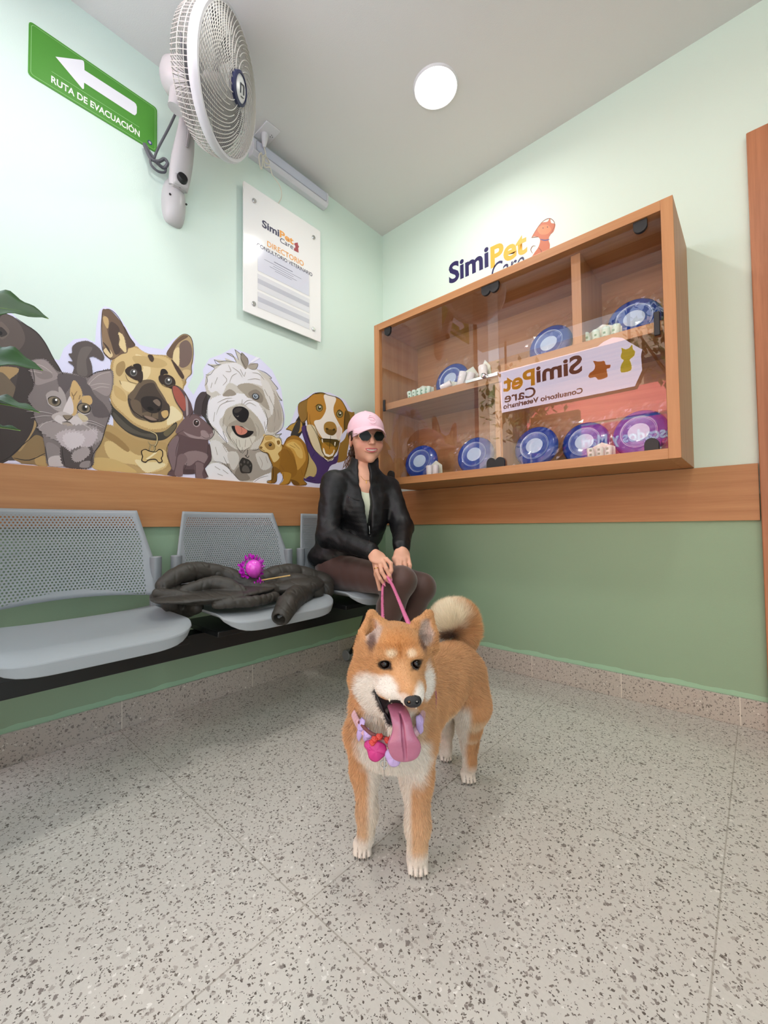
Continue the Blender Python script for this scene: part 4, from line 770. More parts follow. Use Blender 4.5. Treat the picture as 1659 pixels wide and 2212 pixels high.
# rubber corner clips and side stops
def clip(x, z, up, r_=.021):
    P = [(r_*math.cos(R(a)), .013+r_*math.sin(R(a))) for a in range(0, 181, 15)]; P = [(-r_, 0)]+P[::-1][0:]+[(r_, 0)] if False else [(r_, -.008)]+P+[(-r_, -.008)]
    sg = 1 if up else -1; MB().prism(P, lambda a, b, h: (x-CO.x+a, -.348-CO.y+h, z-CO.z+sg*b), .012).build('rubber_clip', BLACKR, cab, bevel=.002)
for x, z, up in ((.335, 1.766, 0), (.905, 1.766, 0), (.945, 1.766, 0), (1.492, 1.766, 0), (.345, .983, 1), (.915, .983, 1), (.955, .983, 1), (1.505, .983, 1)): clip(x, z, up)
cb('side_stop', (.300, -.350, 1.335), (.314, -.342, 1.395), BLACKR, .002); cb('side_stop', (1.523, -.350, 1.36), (1.540, -.338, 1.44), BLACKR, .002)
b = MB(); b.box((.80-CO.x, -.352-CO.y, 1.366-CO.z), (.955-CO.x, -.344-CO.y, 1.380-CO.z)); b.build('lock_bar', CHROME, cab, bevel=.001)
MB().lathe([(.0, .024), (.009, .022), (.012, .014), (.010, .0)], 20, Matrix.Translation((.897-CO.x, -.352-CO.y, 1.374-CO.z)) @ Matrix.Rotation(R(90), 4, 'X')).build('lock_knob', CHROME, cab, smooth=50)
# flying discs in clear bags
BLUE = mat('blue_disc_plastic', '123f9e', .25, coat=.5); PRINT = mat('pale_blue_print', 'b9cdea', .35)
FILM = glassmat('clear_bag_film', .0, .7, rough=.06)
def crumple(nx, ny, w_, h_, amp, seed, fn=None):
    rg = np.random.RandomState(seed); Z = rg.normal(size=(ny, nx))*amp; b = MB()
    def f(u, v):
        i, j = round(u*(nx-1)), round(v*(ny-1)); return Vector(((u-.5)*w_+rg.uniform(-1, 1)*amp*.6, Z[j, i]+(fn(u, v) if fn else 0), (v-.5)*h_+rg.uniform(-1, 1)*amp*.6))
    return b.grid(nx, ny, f)
def make_disc():
    t = empty('flying_disc', (0, 0, 0))
    MX = Matrix.Rotation(R(90), 4, 'X')
    MB().lathe([(0, .0), (.060, .0), (.066, .002), (.071, 0), (.082, -.002), (.091, -.008), (.095, -.018), (.0945, -.026), (.0925, -.026), (.092, -.018), (.086, -.008), (.06, -.003), (0, -.003)], 64, MX).build('disc', BLUE, t, smooth=35)
    b = MB(); b.lathe([(.0625, .0026), (.0600, .0006)], 64, MX, cap=False); b.build('ring_print', PRINT, t, smooth=0)
    b = MB(); b.lathe([(.0570, .0006), (.0562, .0006)], 64, MX, cap=False); b.build('ring_print', PRINT, t, smooth=0)
    b = MB(); b.lathe([(0, .0006), (.037, .0006)], 40, MX @ Matrix.Diagonal((1, .93, 1, 1)), cap=False); b.build('centre_print', PRINT, t, smooth=0)
    for sg, sd in ((-1, 1), (1, 2)):
        b = crumple(16, 16, .215, .215, .0028, sd, lambda u, v: sg*.012*max(0, 1-4*((u-.5)**2+(v-.5)**2))+(-.006 if sg < 0 else .016)); b.build('bag', FILM, t, loc=(0, 0, .006), smooth=0, fixn=False)
    b = crumple(7, 7, .05, .045, .005, 3); b.build('bag_end', FILM, t, loc=(-.045, .006, .105), rot=(0, R(-25), 0), smooth=0, fixn=False)
    return t
D0 = make_disc(); first = True
for x, zs, y, rz, g, lb in ((.600, 1.385, -.165, 0, 0, 'blue disc standing behind the small packs on the left upper shelf'),
        (1.105, 1.42, -.165, -4, 0, 'blue disc on the upper shelf left of the upright divider'),
        (1.432, 1.42, -.165, 4, 0, 'blue disc on the upper shelf at the far right of the cabinet'),
        (.432, .975, -.21, 8, 0, 'leftmost blue disc on the cabinet floor, behind two white rolls'),
        (.745, .975, -.19, 4, 0, 'blue disc on the cabinet floor left of the lower divider'),
        (1.046, .975, -.20, 0, 0, 'blue disc on the cabinet floor just right of the lower divider'),
        (1.232, .975, -.135, 0, 0, 'blue disc on the cabinet floor overlapped between two other discs'),
        (1.440, .975, -.19, -5, 0, 'rightmost blue disc on the cabinet floor, by the corner clip')):
    o = D0 if first else clone(D0); first = False
    o.location = (x, y, zs+.0955*math.cos(R(14))+.005); o.rotation_euler = (R(-14), 0, R(rz)); tag(o, lb, 'flying disc', 'blue flying discs in the cabinet')
# little packs of poop-bag rolls in clear bags
GR = mat('pale_green_roll', 'cfe3d6', .45, noise=.12, nscale=60); WR = mat('white_roll', 'e4e0e2', .45); CARD = mat('pack_card', 'd9ddcf', .5); DK = mat('roll_print', '6d9a7c', .5)
def make_pack(n_, m_, lay=False, hgt=.055, r_=.0125):
    t = empty('roll_pack', (0, 0, 0))
    for i in range(n_):
        x = (i-(n_-1)/2)*r_*2.15
        MX = Matrix.Translation((x, 0, 0)) @ Matrix.Rotation(R(6*(i-(n_-1)/2)), 4, 'Y')
        rl = MB().lathe([(0, 0), (r_*.9, 0), (r_, .004), (r_*.97, hgt*.5), (r_, hgt-.004), (r_*.85, hgt), (0, hgt-.002)], 18, MX).build('roll', m_, t, smooth=40)
        if m_ is GR:
            for zz in (.014, .030): MB().box((x-.004, -r_*1.03, zz), (x+.004, -r_*.9, zz+.008)).build('roll_mark', DK, rl, bevel=.0005)
    w_ = n_*r_*2.3
    MB().quad((-w_/2, -.004, .0), (-w_/2, .012, hgt*1.02), (0, .014, hgt*1.5), (w_/2, .012, hgt*1.02), (w_/2, .016, 0)).build('card_back', CARD, t, solid=.0008, smooth=0, loc=(0, .018, 0), fixn=False)
    b = crumple(9, 7, w_*1.1, hgt*1.15, .002, n_); b.build('bag', FILM, t, loc=(0, -r_-.004, hgt*.55), smooth=0, fixn=False)
    return t
PG = 'small packs of rolls in the cabinet'
for k_, (n_, m_, x, y, z, rot, lb, hg, rr) in enumerate(((5, GR, .475, -.265, 1.385, (0, 0, 0), 'leftmost pack of small pale green rolls on the upper shelf', .050, .0125),
        (1, WR, .622, -.28, 1.401, (0, R(72), R(10)), 'white roll lying on its side in front of the upper left disc', .055, .016),
        (2, WR, .735, -.26, 1.387, (0, R(20), 0), 'two leaning white rolls between the disc and the door lock', .07, .019),
        (1, WR, .845, -.26, 1.385, (0, R(-6), 0), 'single upright white roll behind the door lock', .078, .021),
        (4, GR, 1.335, -.25, 1.42, (0, 0, 0), 'pack of pale green rolls just right of the upper divider', .058, .0145),
        (2, WR, .560, -.275, .975, (0, 0, 0), 'pack of two white rolls on the cabinet floor at left', .055, .016),
        (3, GR, 1.325, -.27, .975, (0, 0, 0), 'pack of three pale green rolls on the cabinet floor at right', .045, .0135))):
    o = make_pack(n_, m_, hgt=hg, r_=rr); o.location = (x, y, z); o.rotation_euler = rot; tag(o, lb, 'roll pack', PG)
# wall logo above the cabinet
t = empty('wall_logo', (.9, 0, 2.0), label='navy and orange vinyl company lettering on the back wall above the cabinet', cat='wall lettering'); OB = (.9, 0, 2.0); kb = dict(x0=0., O=OB, plane='Y')
NAVY, ORG = '2b2557', 'e9ad3f'
wtext('Simi', NAVY, 'lettering', t, (970, 610), (1056, 577), 43, .03, **kb); wtext('Pet', ORG, 'lettering', t, (1060, 577), (1139, 545), 46, .03, **kb)
wtext('Care', NAVY, 'lettering', t, (1062, 611), (1133, 577), 40, 0., shear=.25, **kb)
a = Art('orange_dog_figure', t, (780, 320, 1.8874), .0006, lambda x, y, h: onY(x, y)+Vector((0, -h, 0))-Vector(OB))
a.p('b9613a', '695,365 715,330 735,305 760,300 770,285 775,305 792,310 785,340 770,355 765,375 770,395 768,425 775,450 700,450 705,430 722,405 730,380 725,365 705,360').p('cf7a4a', '720,325 755,312 775,330 760,350 730,350').l('7a3b1f', 3, '695,365 735,305 770,287 790,312 768,360|722,405 735,420 730,445|695,365 722,362|700,430 692,415 700,400 712,400').l('3d3a78', 5, '730,372 750,376 768,372').e('2a1a10', 742, 326, 2, 3).e('2a1a10', 760, 322, 2, 3)
a.ob()
# ---------------- the dog ----------------
def CL(px, py, d, d0=.9):                    # photo place + distance -> coordinates about an origin d0 in front of the camera
    x = px-829.5; return Vector((x*d/912.85, d-d0, .73-(py-1136.1+.0104*x)*d/912.85))
class Surf:
    def __init__(s, f, d0): s.f, s.d0 = f, d0
    def __call__(s, px, py, near=.5, far=2.6):
        x = px-829.5; t = np.arange(near, far, .0012); P = np.stack([x*t/912.85, t-s.d0, .73-(py-1136.1+.0104*x)*t/912.85], 1)
        I = np.round((P-s.f.lo)/s.f.h).astype(int); ok = ((I >= 0) & (I < s.f.n)).all(1); I = np.clip(I, 0, np.array(s.f.n)-1)
        v = s.f.d[I[:, 0], I[:, 1], I[:, 2]]; h = np.where(ok & (v < 0))[0]
        return P[h[0]] if len(h) else None
fz = Vector((-math.sin(YAW), math.cos(YAW), 0))
dog = empty('dog', Vector((CAM[0], CAM[1], 0))+fz*.9, YAW, label='tan and white curly-tailed dog standing on the floor, panting with tongue out', cat='dog')
F_ = SDF((-.13, -.20, -.01), (.33, .50, .60), .0032)
# trunk
F_.chain([(.012, .045, .285), (.05, .12, .30), (.12, .22, .305), (.19, .33, .312)], [.078, .080, .072, .072], .03)
F_.ell((.012, .040, .285), (.078, .072, .076), .03).ell((.014, .03, .34), (.080, .075, .075), .03).chain([(.014, .035, .35), (.014, -.01, .42)], [.084, .078], .03)
F_.chain([(.03, .06, .335), (.12, .20, .33), (.195, .325, .33)], [.06, .05, .055], .03)
# hind legs
F_.chain([(.225, .335, .30), (.238, .30, .225), (.236, .325, .15), (.240, .345, .105), (.236, .325, .045)], [.062, .050, .030, .021, .0195], .02)
F_.chain([(.165, .375, .29), (.160, .36, .21), (.178, .41, .13), (.186, .435, .095), (.184, .42, .035)], [.056, .042, .024, .018, .016], .018)
# fore legs
F_.chain([(-.046, .055, .27), (-.047, .055, .19), (-.044, .052, .10), (-.048, .060, .04)], [.046, .029, .0185, .019], .02)
F_.chain([(.062, .03, .27), (.064, .025, .19), (.064, .012, .10), (.063, .016, .04)], [.048, .031, .0215, .0215], .02)
def paw(x, y, s, a=0.):
    F_.ell((x, y, .017*s), (.022*s, .024*s, .018*s), .012)
    for i in (-1.5, -.5, .5, 1.5):
        tx = x+i*.0098*s; ty = y-(.021-.004*abs(i))*s; F_.ell((tx, ty, .0095*s), (.0056*s, .013*s, .0092*s), .0025)
PAWS = ((-.056, .074, 1.0), (.063, .026, 1.08), (.232, .336, 1.0), (.184, .446, .9))
for q in PAWS: paw(*q)
# tail curled over the back
F_.path([(.225, .385, .35), (.248, .395, .40), (.235, .395, .447), (.208, .384, .455), (.185, .378, .448)], [.026, .032, .038, .042, .042], .012)
F_.ell((.195, .375, .432), (.045, .026, .034), .015)
# head
F_.ell((.0145, -.045, .468), (.075, .070, .062), .02).ell((.0145, -.03, .485), (.060, .06, .045), .02)
F_.ell((-.024, -.045, .425), (.050, .050, .046), .02).ell((.056, -.045, .428), (.045, .05, .044), .02).ell((.02, -.055, .40), (.055, .05, .04), .025)
F_.ell((.028, -.095, .447), (.040, .040, .032), .018)
F_.chain([(.032, -.105, .445), (.0445, -.143, .4345)], [.033, .0215], .014).ell((.0455, -.150, .430), (.018, .013, .015), .008)
F_.ell((.008, -.112, .432), (.027, .032, .018), .010, (0, 0, 18)).ell((.052, -.112, .434), (.022, .03, .018), .010)
F_.ell((-.004, -.096, .488), (.022, .018, .010), .012).ell((.055, -.092, .488), (.020, .018, .010), .012)
# open mouth: lower jaw, then the gap
F_.chain([(.010, -.075, .395), (.022, -.105, .368), (.030, -.122, .360)], [.026, .019, .013], .014)
F_.ell((.014, -.122, .396), (.026, .036, .018), .004, (-28, -8, 12), op='sub').chain([CL(812, 1487, .80), CL(822, 1515, .785), CL(842, 1552, .775)], [.006, .012, .010], .004, op='sub')
# ears
for bo, bi, tp_ in ((CL(776, 1400, .868), CL(831, 1376, .862), CL(801, 1326, .872)), (CL(930, 1398, .866), CL(885, 1374, .860), CL(923, 1326, .870))):
    c = (bo+bi+tp_)/3; F_.chain([bo, tp_], [.011, .006], .006).chain([bi, tp_], [.010, .006], .006).chain([(bo+bi)/2+Vector((0, .008, 0)), tp_+Vector((0, .003, 0))], [.016, .006], .008)
    q1 = (bi+tp_)/2+(bi-bo)*.16; q2 = (bo+tp_)/2-(bi-bo)*.10; F_.chain([bi, q1, tp_], [.010, .010, .008], .006).chain([bo, q2, tp_], [.010, .010, .008], .006)
    m_ = (bo+bi)/2*.52+tp_*.48; F_.chain([(bo+bi)/2*.82+tp_*.18+Vector((0, -.015, 0)), m_*.45+tp_*.55+Vector((0, -.009, 0))], [.016, .0065], .003, op='sub')
SF = Surf(F_, .9)
def onto(px, py, dep=0., **k):
    p = SF(px, py, **k)
    if p is None: return None
    v = Vector(p); r_ = (v-Vector((0, -.9, .73))).normalized(); return v+r_*dep
eyes = [onto(828, 1432, .004), onto(895, 1432, .004)]
for e_ in eyes: F_.ell(e_, (.0105, .008, .0075), .003, op='sub')
V, F = F_.mesh(1); N = normals(V, F)
OR, DP, CR, WH = [np.array(lin(c)) for c in ('c4956a', 'a8763f', 'd9c5a8', 'dad2c8')]
C = np.tile(OR, (len(V), 1))
def paint(c, cen, rad, soft, amt=1.):
    global C
    if cen is None: return
    r_ = np.array(rad if not isinstance(rad, (int, float)) else [rad]*3); q = np.linalg.norm((V-np.array(cen))/r_, axis=1)
    w_ = np.clip((1+soft-q+.12*lumps(V, 160, 9))/(2*soft), 0, 1)*amt; C = C*(1-w_[:, None])+np.array(c if not isinstance(c, str) else lin(c))*w_[:, None]
def wmask(w_, c, amt=1.): 
    global C
    w_ = (np.clip(w_, 0, 1)*amt)[:, None]; C = C*(1-w_)+np.array(c if not isinstance(c, str) else lin(c))*w_
X_, Y_, Z_ = V.T; nz = lumps(V, 70, 2)
C *= (1+.10*lumps(V, 45, 4)+.06*lumps(V, 200, 8))[:, None]
wmask((Z_-.36)*18+nz*.15, DP, .35); wmask((-N[:, 2]-.35)*3*(Z_ < .34)*(Z_ > .12), CR, .8)
# legs and paws
fore = (Y_ < .12) & (Z_ < .24)
wmask(fore*((X_ > -.052)*(X_ < .02)*1.)*np.clip((X_+.047)/.010, 0, 1)*np.clip((.25-Z_)/.04, 0, 1), WH, .9)
wmask(fore*((X_ > .02)*1.)*np.clip((.054-X_)/.008, 0, 1)*np.clip((.25-Z_)/.04, 0, 1), WH, .95)
wmask(((Z_ < .22) & (Y_ < .12))*np.clip((.20-Z_)/.12, 0, 1), CR, .35); wmask((.058-Z_)/.02, WH, .85)
hind = (Y_ > .22) & (Z_ < .27); wmask(hind*np.clip((.232-X_)/.012, 0, 1)*(Y_ < .37)*np.clip((.255-Z_)/.03, 0, 1), WH, .95)
wmask(hind*(Y_ > .34)*(X_ < .215)*np.clip((.24-Z_)/.04, 0, 1), WH, .85)
# chest
paint(WH, (-.012, -.035, .255), (.058, .08, .065), .25); paint(WH, (.055, -.03, .245), (.040, .07, .055), .3); paint(CR, (.012, -.05, .335), (.06, .06, .05), .35, .85); paint(WH, (.012, -.06, .345), (.045, .05, .05), .3, .6)
paint(WH, (.012, .04, .17), (.03, .05, .05), .3)
# head
paint('b87436', onto(858, 1385), (.035, .04, .020), .5, .5); paint('9c5f2c', onto(861, 1405), (.0035, .03, .018), .5, .6)
paint(WH, onto(792, 1490), (.032, .04, .036), .2); paint(WH, onto(830, 1478), (.026, .03, .017), .25); paint(WH, onto(800, 1530), (.03, .04, .03), .3)
paint(WH, onto(922, 1475), (.013, .035, .034), .25); paint(WH, onto(905, 1500), (.014, .03, .022), .25); paint(WH, onto(855, 1505), (.022, .02, .012), .25); paint(WH, (.02, -.10, .365), (.04, .04, .03), .3)
paint(CR, onto(842, 1409), (.010, .02, .006), .4, .85); paint(CR, onto(886, 1409), (.0085, .02, .006), .4, .85)
paint(OR*1.02, onto(862, 1450), (.014, .03, .020), .35, .9); paint(OR, onto(872, 1472), (.011, .02, .012), .4, .8); paint('d9cfc6', onto(868, 1500), (.012, .012, .006), .4, .6)
for e_ in eyes: paint('21150f', e_, (.0138, .02, .0088), .12, .97); paint('21150f', e_+Vector((.010 if e_.x < .03 else -.010, 0, -.004)), (.007, .02, .004), .25, .9)
# mouth inside and lips
paint('1d1213', (.014, -.112, .399), (.024, .036, .0165), .06); [paint('1b1214', CL(x_, y_, d_), (r_, .03, r_), .12) for x_, y_, d_, r_ in ((811, 1485, .81, .007), (818, 1502, .80, .011), (827, 1524, .79, .0135), (838, 1545, .785, .0135))]; paint('22161a', (.026, -.121, .378), (.016, .014, .006), .2)
# ears: pale grey inside with a darker slot
for q, q2 in (((805, 1365), (801, 1385)), ((915, 1365), (910, 1385))):
    paint('b7a296', onto(*q), (.016, .03, .028), .2, .95); paint('5a3f37', onto(*q2), (.008, .03, .020), .35, .85)
# tail
paint('efe2c6', (.180, .36, .465), (.062, .07, .045), .25, .9); paint('efe2c6', (.155, .34, .44), (.035, .06, .045), .3, .9); paint('5a3418', onto(966, 1371, near=1.05), (.022, .05, .014), .5, .85)
for x, y, s in PAWS:
    for i in (-1, 0, 1): paint('5a4f47', (x+i*.0098*s, y-.030*s, .012), (.0013, .016, .013), .35, .85)  # shade of the gaps between the toes, painted as thin dark lines
FURM = vcolmat('dog_coat', .75, .15, sheen=.15)
# short fur: slim blades growing out of the skin, part of the same mesh
rg = np.random.RandomState(5); f3 = V[F]; ar = np.linalg.norm(np.cross(f3[:, 2]-f3[:, 0], f3[:, 3]-f3[:, 1]), axis=1)/2
cnt = rg.poisson(ar*560000); fi = np.repeat(np.arange(len(F)), cnt); u, v = rg.rand(len(fi)), rg.rand(len(fi))
bw = np.stack([(1-u)*(1-v), u*(1-v), u*v, (1-u)*v], 1)[:, :, None]
P = (V[F[fi]]*bw).sum(1); Nn = (N[F[fi]]*bw).sum(1); Nn /= np.linalg.norm(Nn, axis=1, keepdims=True)+1e-9; Cf = (C[F[fi]]*bw).sum(1)
hd = P[:, 2] > .36; onhead = (P[:, 1] < .0) & hd
flow = np.where(onhead[:, None], P-np.array((.042, -.155, .44)), np.where((P[:, 2] > .15)[:, None], np.array((.3, .5, -.75)), np.array((0, -.05, -1.))))
tl = (P[:, 1] > .33) & (P[:, 2] > .395); flow[tl] = P[tl]-np.array((.2, .38, .42))
flow = flow-Nn*(flow*Nn).sum(1, keepdims=True); flow /= np.linalg.norm(flow, axis=1, keepdims=True)+1e-9
face = np.clip(np.linalg.norm(P-np.array((.035, -.13, .44)), axis=1)/.11, .28, 1)
ln = np.where(onhead, .0080*face, np.where(P[:, 2] > .25, .014, .0055+.004*(P[:, 2] > .08))); ln[tl] = .022; ln[P[:, 2] < .035] = .0014; ln[onhead & (P[:, 2] > .507)] *= .45
dark = Cf.sum(1) < .12; keep = ~((dark & onhead) | ((np.linalg.norm(P-np.array((.012, -.11, .398)), axis=1) < .025) & dark)); eyed = np.min([np.linalg.norm((P-np.array(e_))/np.array((.0130, .012, .0088)), axis=1) for e_ in eyes], 0) > 1.; keep &= eyed
P, Nn, Cf, flow, ln = [a_[keep] for a_ in (P, Nn, Cf, flow, ln)]; n_ = len(P)
d = flow+Nn*(.32+.25*rg.rand(n_))[:, None]+rg.normal(size=(n_, 3))*.16; d /= np.linalg.norm(d, axis=1, keepdims=True); ln = ln*(.6+.7*rg.rand(n_))
sd = np.cross(d, Nn+.6*rg.normal(size=(n_, 3))); sd /= np.linalg.norm(sd, axis=1, keepdims=True)+1e-9; wd = (.00042+.0002*rg.rand(n_))[:, None]
b0, b1, tp3 = P-Nn*.0005-sd*wd, P-Nn*.0005+sd*wd, P+d*ln[:, None]; FV = np.stack([b0, b1, tp3], 1).reshape(-1, 3)
sh = (.86+.28*rg.rand(n_))[:, None]; FC = np.repeat(Cf*sh, 3, 0); FC[2::3] = FC[2::3]*.75+.25*np.minimum(1, FC[2::3]*1.5)
FV_ = FV; me = bpy.data.meshes.new('body'); nv = len(V); AV = np.vstack([V, FV_]); nf = len(F)
me.vertices.add(len(AV)); me.vertices.foreach_set('co', AV.astype(np.float32).ravel())
me.loops.add(nf*4+n_*3); me.loops.foreach_set('vertex_index', np.concatenate([F.ravel(), np.arange(nv, nv+3*n_)]).astype(np.int32))
me.polygons.add(nf+n_); me.polygons.foreach_set('loop_start', np.concatenate([np.arange(nf)*4, nf*4+np.arange(n_)*3]).astype(np.int32)); me.polygons.foreach_set('loop_total', np.concatenate([np.full(nf, 4), np.full(n_, 3)]).astype(np.int32))
me.update(calc_edges=True); me.shade_smooth(); ca = me.color_attributes.new('Col', 'FLOAT_COLOR', 'POINT')
AC = np.vstack([C, FC]); ca.data.foreach_set('color', np.hstack([np.clip(AC, 0, 1), np.ones((len(AC), 1))]).astype(np.float32).ravel()); me.materials.append(FURM)
body = bpy.data.objects.new('body', me); COL.objects.link(body); body.parent = dog
# eyes, nose, tongue, teeth, claws
EYE = mat('dog_eye', '140a06', .08, spec=.4); NOSE = mat('dog_nose', '17171a', .32, bump=.6, bscale=900); WET = mat('dog_tongue', 'a8647e', .28, noise=.12, nscale=60, bump=.25, bscale=250, coat=.25)
for e_ in eyes:
    MB().lathe([(0, -.0092), (.0065, -.0065), (.0092, 0), (.0065, .0065), (0, .0092)], 20, Matrix.Translation(e_+Vector((0, .0038, 0)))).build('eye', EYE, dog, smooth=90, sub=1)
G_ = SDF((.0, -.19, .39), (.09, -.12, .46), .0011); nc = Vector((.0462, -.160, .4285))
G_.ell(nc, (.0148, .0095, .0120), .003).ell(nc+Vector((-.006, 0, -.002)), (.0085, .008, .0085), .003).ell(nc+Vector((.006, 0, -.002)), (.0085, .008, .0085), .003)
for sg in (-1, 1): G_.ell(nc+Vector((sg*.0072, -.0075, -.0005)), (.0032, .005, .0026), .001, (0, sg*25, 0), op='sub')
v_, f_ = G_.mesh(1); np_mesh('nose', v_, f_, NOSE, dog)
G_ = SDF((-.02, -.19, .30), (.10, -.07, .43), .0014)
G_.path([(.018, -.088, .392), (.024, -.118, .389), (.0285, -.138, .378), (.030, -.144, .355), (.0315, -.143, .343)], [.014, .0155, .0165, .0185, .021], .006)
G_.ell((.0325, -.143, .3405), (.0265, .012, .0185), .008)
B = G_._box((-.02, -.19, .30), (.10, -.07, .43)); sl, (gx, gy, gz) = B
lv = np.linspace(0, 1, 1)
G2 = SDF((-.02, -.19, .30), (.10, -.07, .43), .0014)      # ribbon thickness: keep only a 9 mm deep slab following the curve
cp = smooth_path([(.018, -.088, .392), (.024, -.118, .389), (.0285, -.138, .378), (.030, -.144, .355), (.0315, -.143, .343), (.033, -.141, .322)], 6)
for a_, b_ in zip(cp, cp[1:]):
    t_ = (b_-a_).normalized(); wv = Vector((1, .1, 0)).normalized(); mid = (a_+b_)/2; f0 = (a_.z+b_.z)/2; hw = .0155 if f0 > .372 else .0155+(.372-f0)*.32; hw = min(hw, .0255)
    if f0 < .335: hw *= max(.45, math.cos((.335-f0)/.016*1.0))
    M = Matrix((wv, t_, wv.cross(t_))).transposed(); G2.ell(mid, (hw, .009, .0042), .006, M)
for a_, b_ in zip(cp[6:], cp[7:]): G2.ell((a_+b_)/2+Vector((0, -.0055, 0)), (.0016, .0016, .006), .003, op='sub')
v_, f_ = G2.mesh(2); np_mesh('tongue', v_, f_, WET, dog)
TO = mat('tooth', 'e9dfc8', .3)
for q, l_ in ((onto(837, 1503, .001), .007), (onto(841, 1511, .001), .005), (Vector((.054, -.128, .407)), .008)):
    if q is not None: MB().lathe([(.0022, 0), (.0015, -l_*.6), (0, -l_)], 8, Matrix.Translation(q)).build('tooth', TO, dog, smooth=60)
CLW = mat('claw', '2b2522', .35)
for x, y, s in PAWS:
    for i in (-1.5, -.5, .5, 1.5):
        tx = x+i*.0102*s; ty = y-(.033-.004*abs(i))*s; MB().tube([(tx, ty+.006, .010*s), (tx, ty+.002, .008*s), (tx, ty-.0015*s, .003)], [.0022, .0018, .0007], 6).build('claw', CLW, dog, smooth=60)
MB().tube([onto(*q, -.0005) for q in ((805, 1480), (808, 1492), (813, 1505), (819, 1519), (826, 1533), (834, 1547), (842, 1558))], [.0012, .002, .0026, .0028, .0028, .0026, .0016], 8).build('lip', mat('black_lip', '1a1416', .35), dog, smooth=60)
# collar: patterned scarf band, two magenta petals, lilac petals, ring and tag (worn by the dog)
SCF = mat('floral_band', 'd99a8e', .6, noise=.5, nscale=120, c2='f0c9d8'); MAG = mat('magenta_cloth', 'b92d78', .45, noise=.15, nscale=40); LIL = mat('lilac_cloth', 'b9a3d6', .5); RED = mat('red_flower', 'c8433a', .5)
pts = [CL(760, 1535, .885), CL(772, 1560, .845), CL(795, 1583, .822), CL(822, 1593, .812), CL(850, 1596, .806), CL(880, 1585, .812), CL(900, 1560, .83), CL(907, 1530, .86)]
MB().tube(smooth_path(pts, 5), .0085, 10, flat_=.45, up=(0, -1, 0)).build('collar', SCF, dog, smooth=60)
MB().tube(smooth_path([p+Vector((0, -.006, .010)) for p in pts[1:6]], 5), .0035, 8).build('collar_strap', mat('dark_red_strap', '6e3a3c', .5), dog, smooth=60)
def petal(c, w_, h_, rx, ry, rz, m_, nm='petal', th=.003):
    def f(u, v): a = 2*PI*u; r_ = v*(1+.10*math.sin(3*a)); return Vector((w_*r_*math.cos(a), -.006*(1-v*v)-.0015*math.sin(5*a)*v, h_*r_*math.sin(a)))
    MB().grid(25, 7, f).build(nm, m_, dog, loc=c, rot=(R(rx), R(ry), R(rz)), solid=th, smooth=60)
petal(CL(808, 1612, .80), .0175, .0175, -15, 20, -12, MAG, 'bow_petal'); petal(CL(795, 1604, .805), .010, .012, -10, -20, -20, MAG, 'bow_petal'); petal(CL(868, 1612, .795), .022, .010, -10, -10, 12, MAG, 'bow_petal'); petal(CL(880, 1603, .80), .014, .010, -10, -30, 15, MAG, 'bow_petal')
petal(CL(845, 1625, .793), .0155, .0155, -10, 0, 0, LIL, 'lilac_petal'); petal(CL(776, 1567, .838), .0075, .026, 0, 18, -50, LIL, 'lilac_petal'); petal(CL(790, 1580, .824), .009, .014, 0, 25, -35, LIL, 'lilac_petal'); petal(CL(900, 1556, .822), .008, .019, 0, -10, 35, LIL, 'lilac_petal')
for q in ((805, 1588), (815, 1583), (832, 1590), (842, 1586), (800, 1596)): petal(CL(q[0], q[1], .803), .0055, .0055, 0, 0, 0, RED, 'flower')
MT = [Vector((.0065*math.cos(2*PI*k/16), 0, .0065*math.sin(2*PI*k/16))) for k in range(17)]; rc = CL(824, 1640, .80)
MB().tube([rc+v for v in MT], .0011, 6, cap=False).build('ring', CHROME, dog, smooth=60)
MB().tube([CL(826, 1612, .80), CL(825, 1640, .798), CL(824, 1652, .80)], .0016, 6).build('clasp', CHROME, dog, smooth=60)
MB().tube([CL(824, 1653, .80), CL(824, 1672, .80)], .0020, 6, flat_=.5).build('hanging_tag', mat('worn_tag', 'b7b0a8', .3, .6), dog, smooth=60)
MB().tube(smooth_path([CL(930, 1455, .93), CL(934, 1480, .925), CL(936, 1505, .92), CL(933, 1530, .915)], 4), .0022, 6).build('harness_strap', mat('plum_strap', '8e3f5e', .5), dog, smooth=60)
# whiskers are too fine for the picture; leash
LE = mat('pink_braided_rope', 'd9739f', .5, noise=.25, nscale=260, bump=.8, bscale=420); lo = Vector((CAM[0], CAM[1], 0)); 
def WL(px, py, d): v = CL(px, py, d, 0.); return lo+Vector((math.cos(YAW), math.sin(YAW), 0))*v.x+fz*v.y+Vector((0, 0, v.z))
def rope(pts, rr):
    P = smooth_path(pts, 26); b = MB(); b.tube(P, rr*.62, 8)
    for ph in (0, 2*PI/3, 4*PI/3):
        Q = []; L_ = 0
        for i, p in enumerate(P):
            if i: L_ += (p-P[i-1]).length
            t = (P[min(i+1, len(P)-1)]-P[max(i-1, 0)]).normalized(); u = t.cross(Vector((0.3, 1, .2))).normalized(); w_ = t.cross(u); a = L_/rr*1.1+ph; Q.append(p+(u*math.cos(a)+w_*math.sin(a))*rr*.5)
        b.tube(Q, rr*.55, 6)
    return b
ls = empty('leash', WL(834, 1243, 1.66), label='pink braided rope leash hanging from the seated woman\'s hand to the dog', cat='leash'); L0 = ls.location
rope([WL(834, 1243, 1.655)-L0, WL(845, 1262, 1.55)-L0, WL(858, 1292, 1.35)-L0, WL(870, 1322, 1.15)-L0, WL(882, 1352, .98)-L0, WL(888, 1385, .93)-L0], .0058).build('rope_strand', LE, ls, smooth=60)
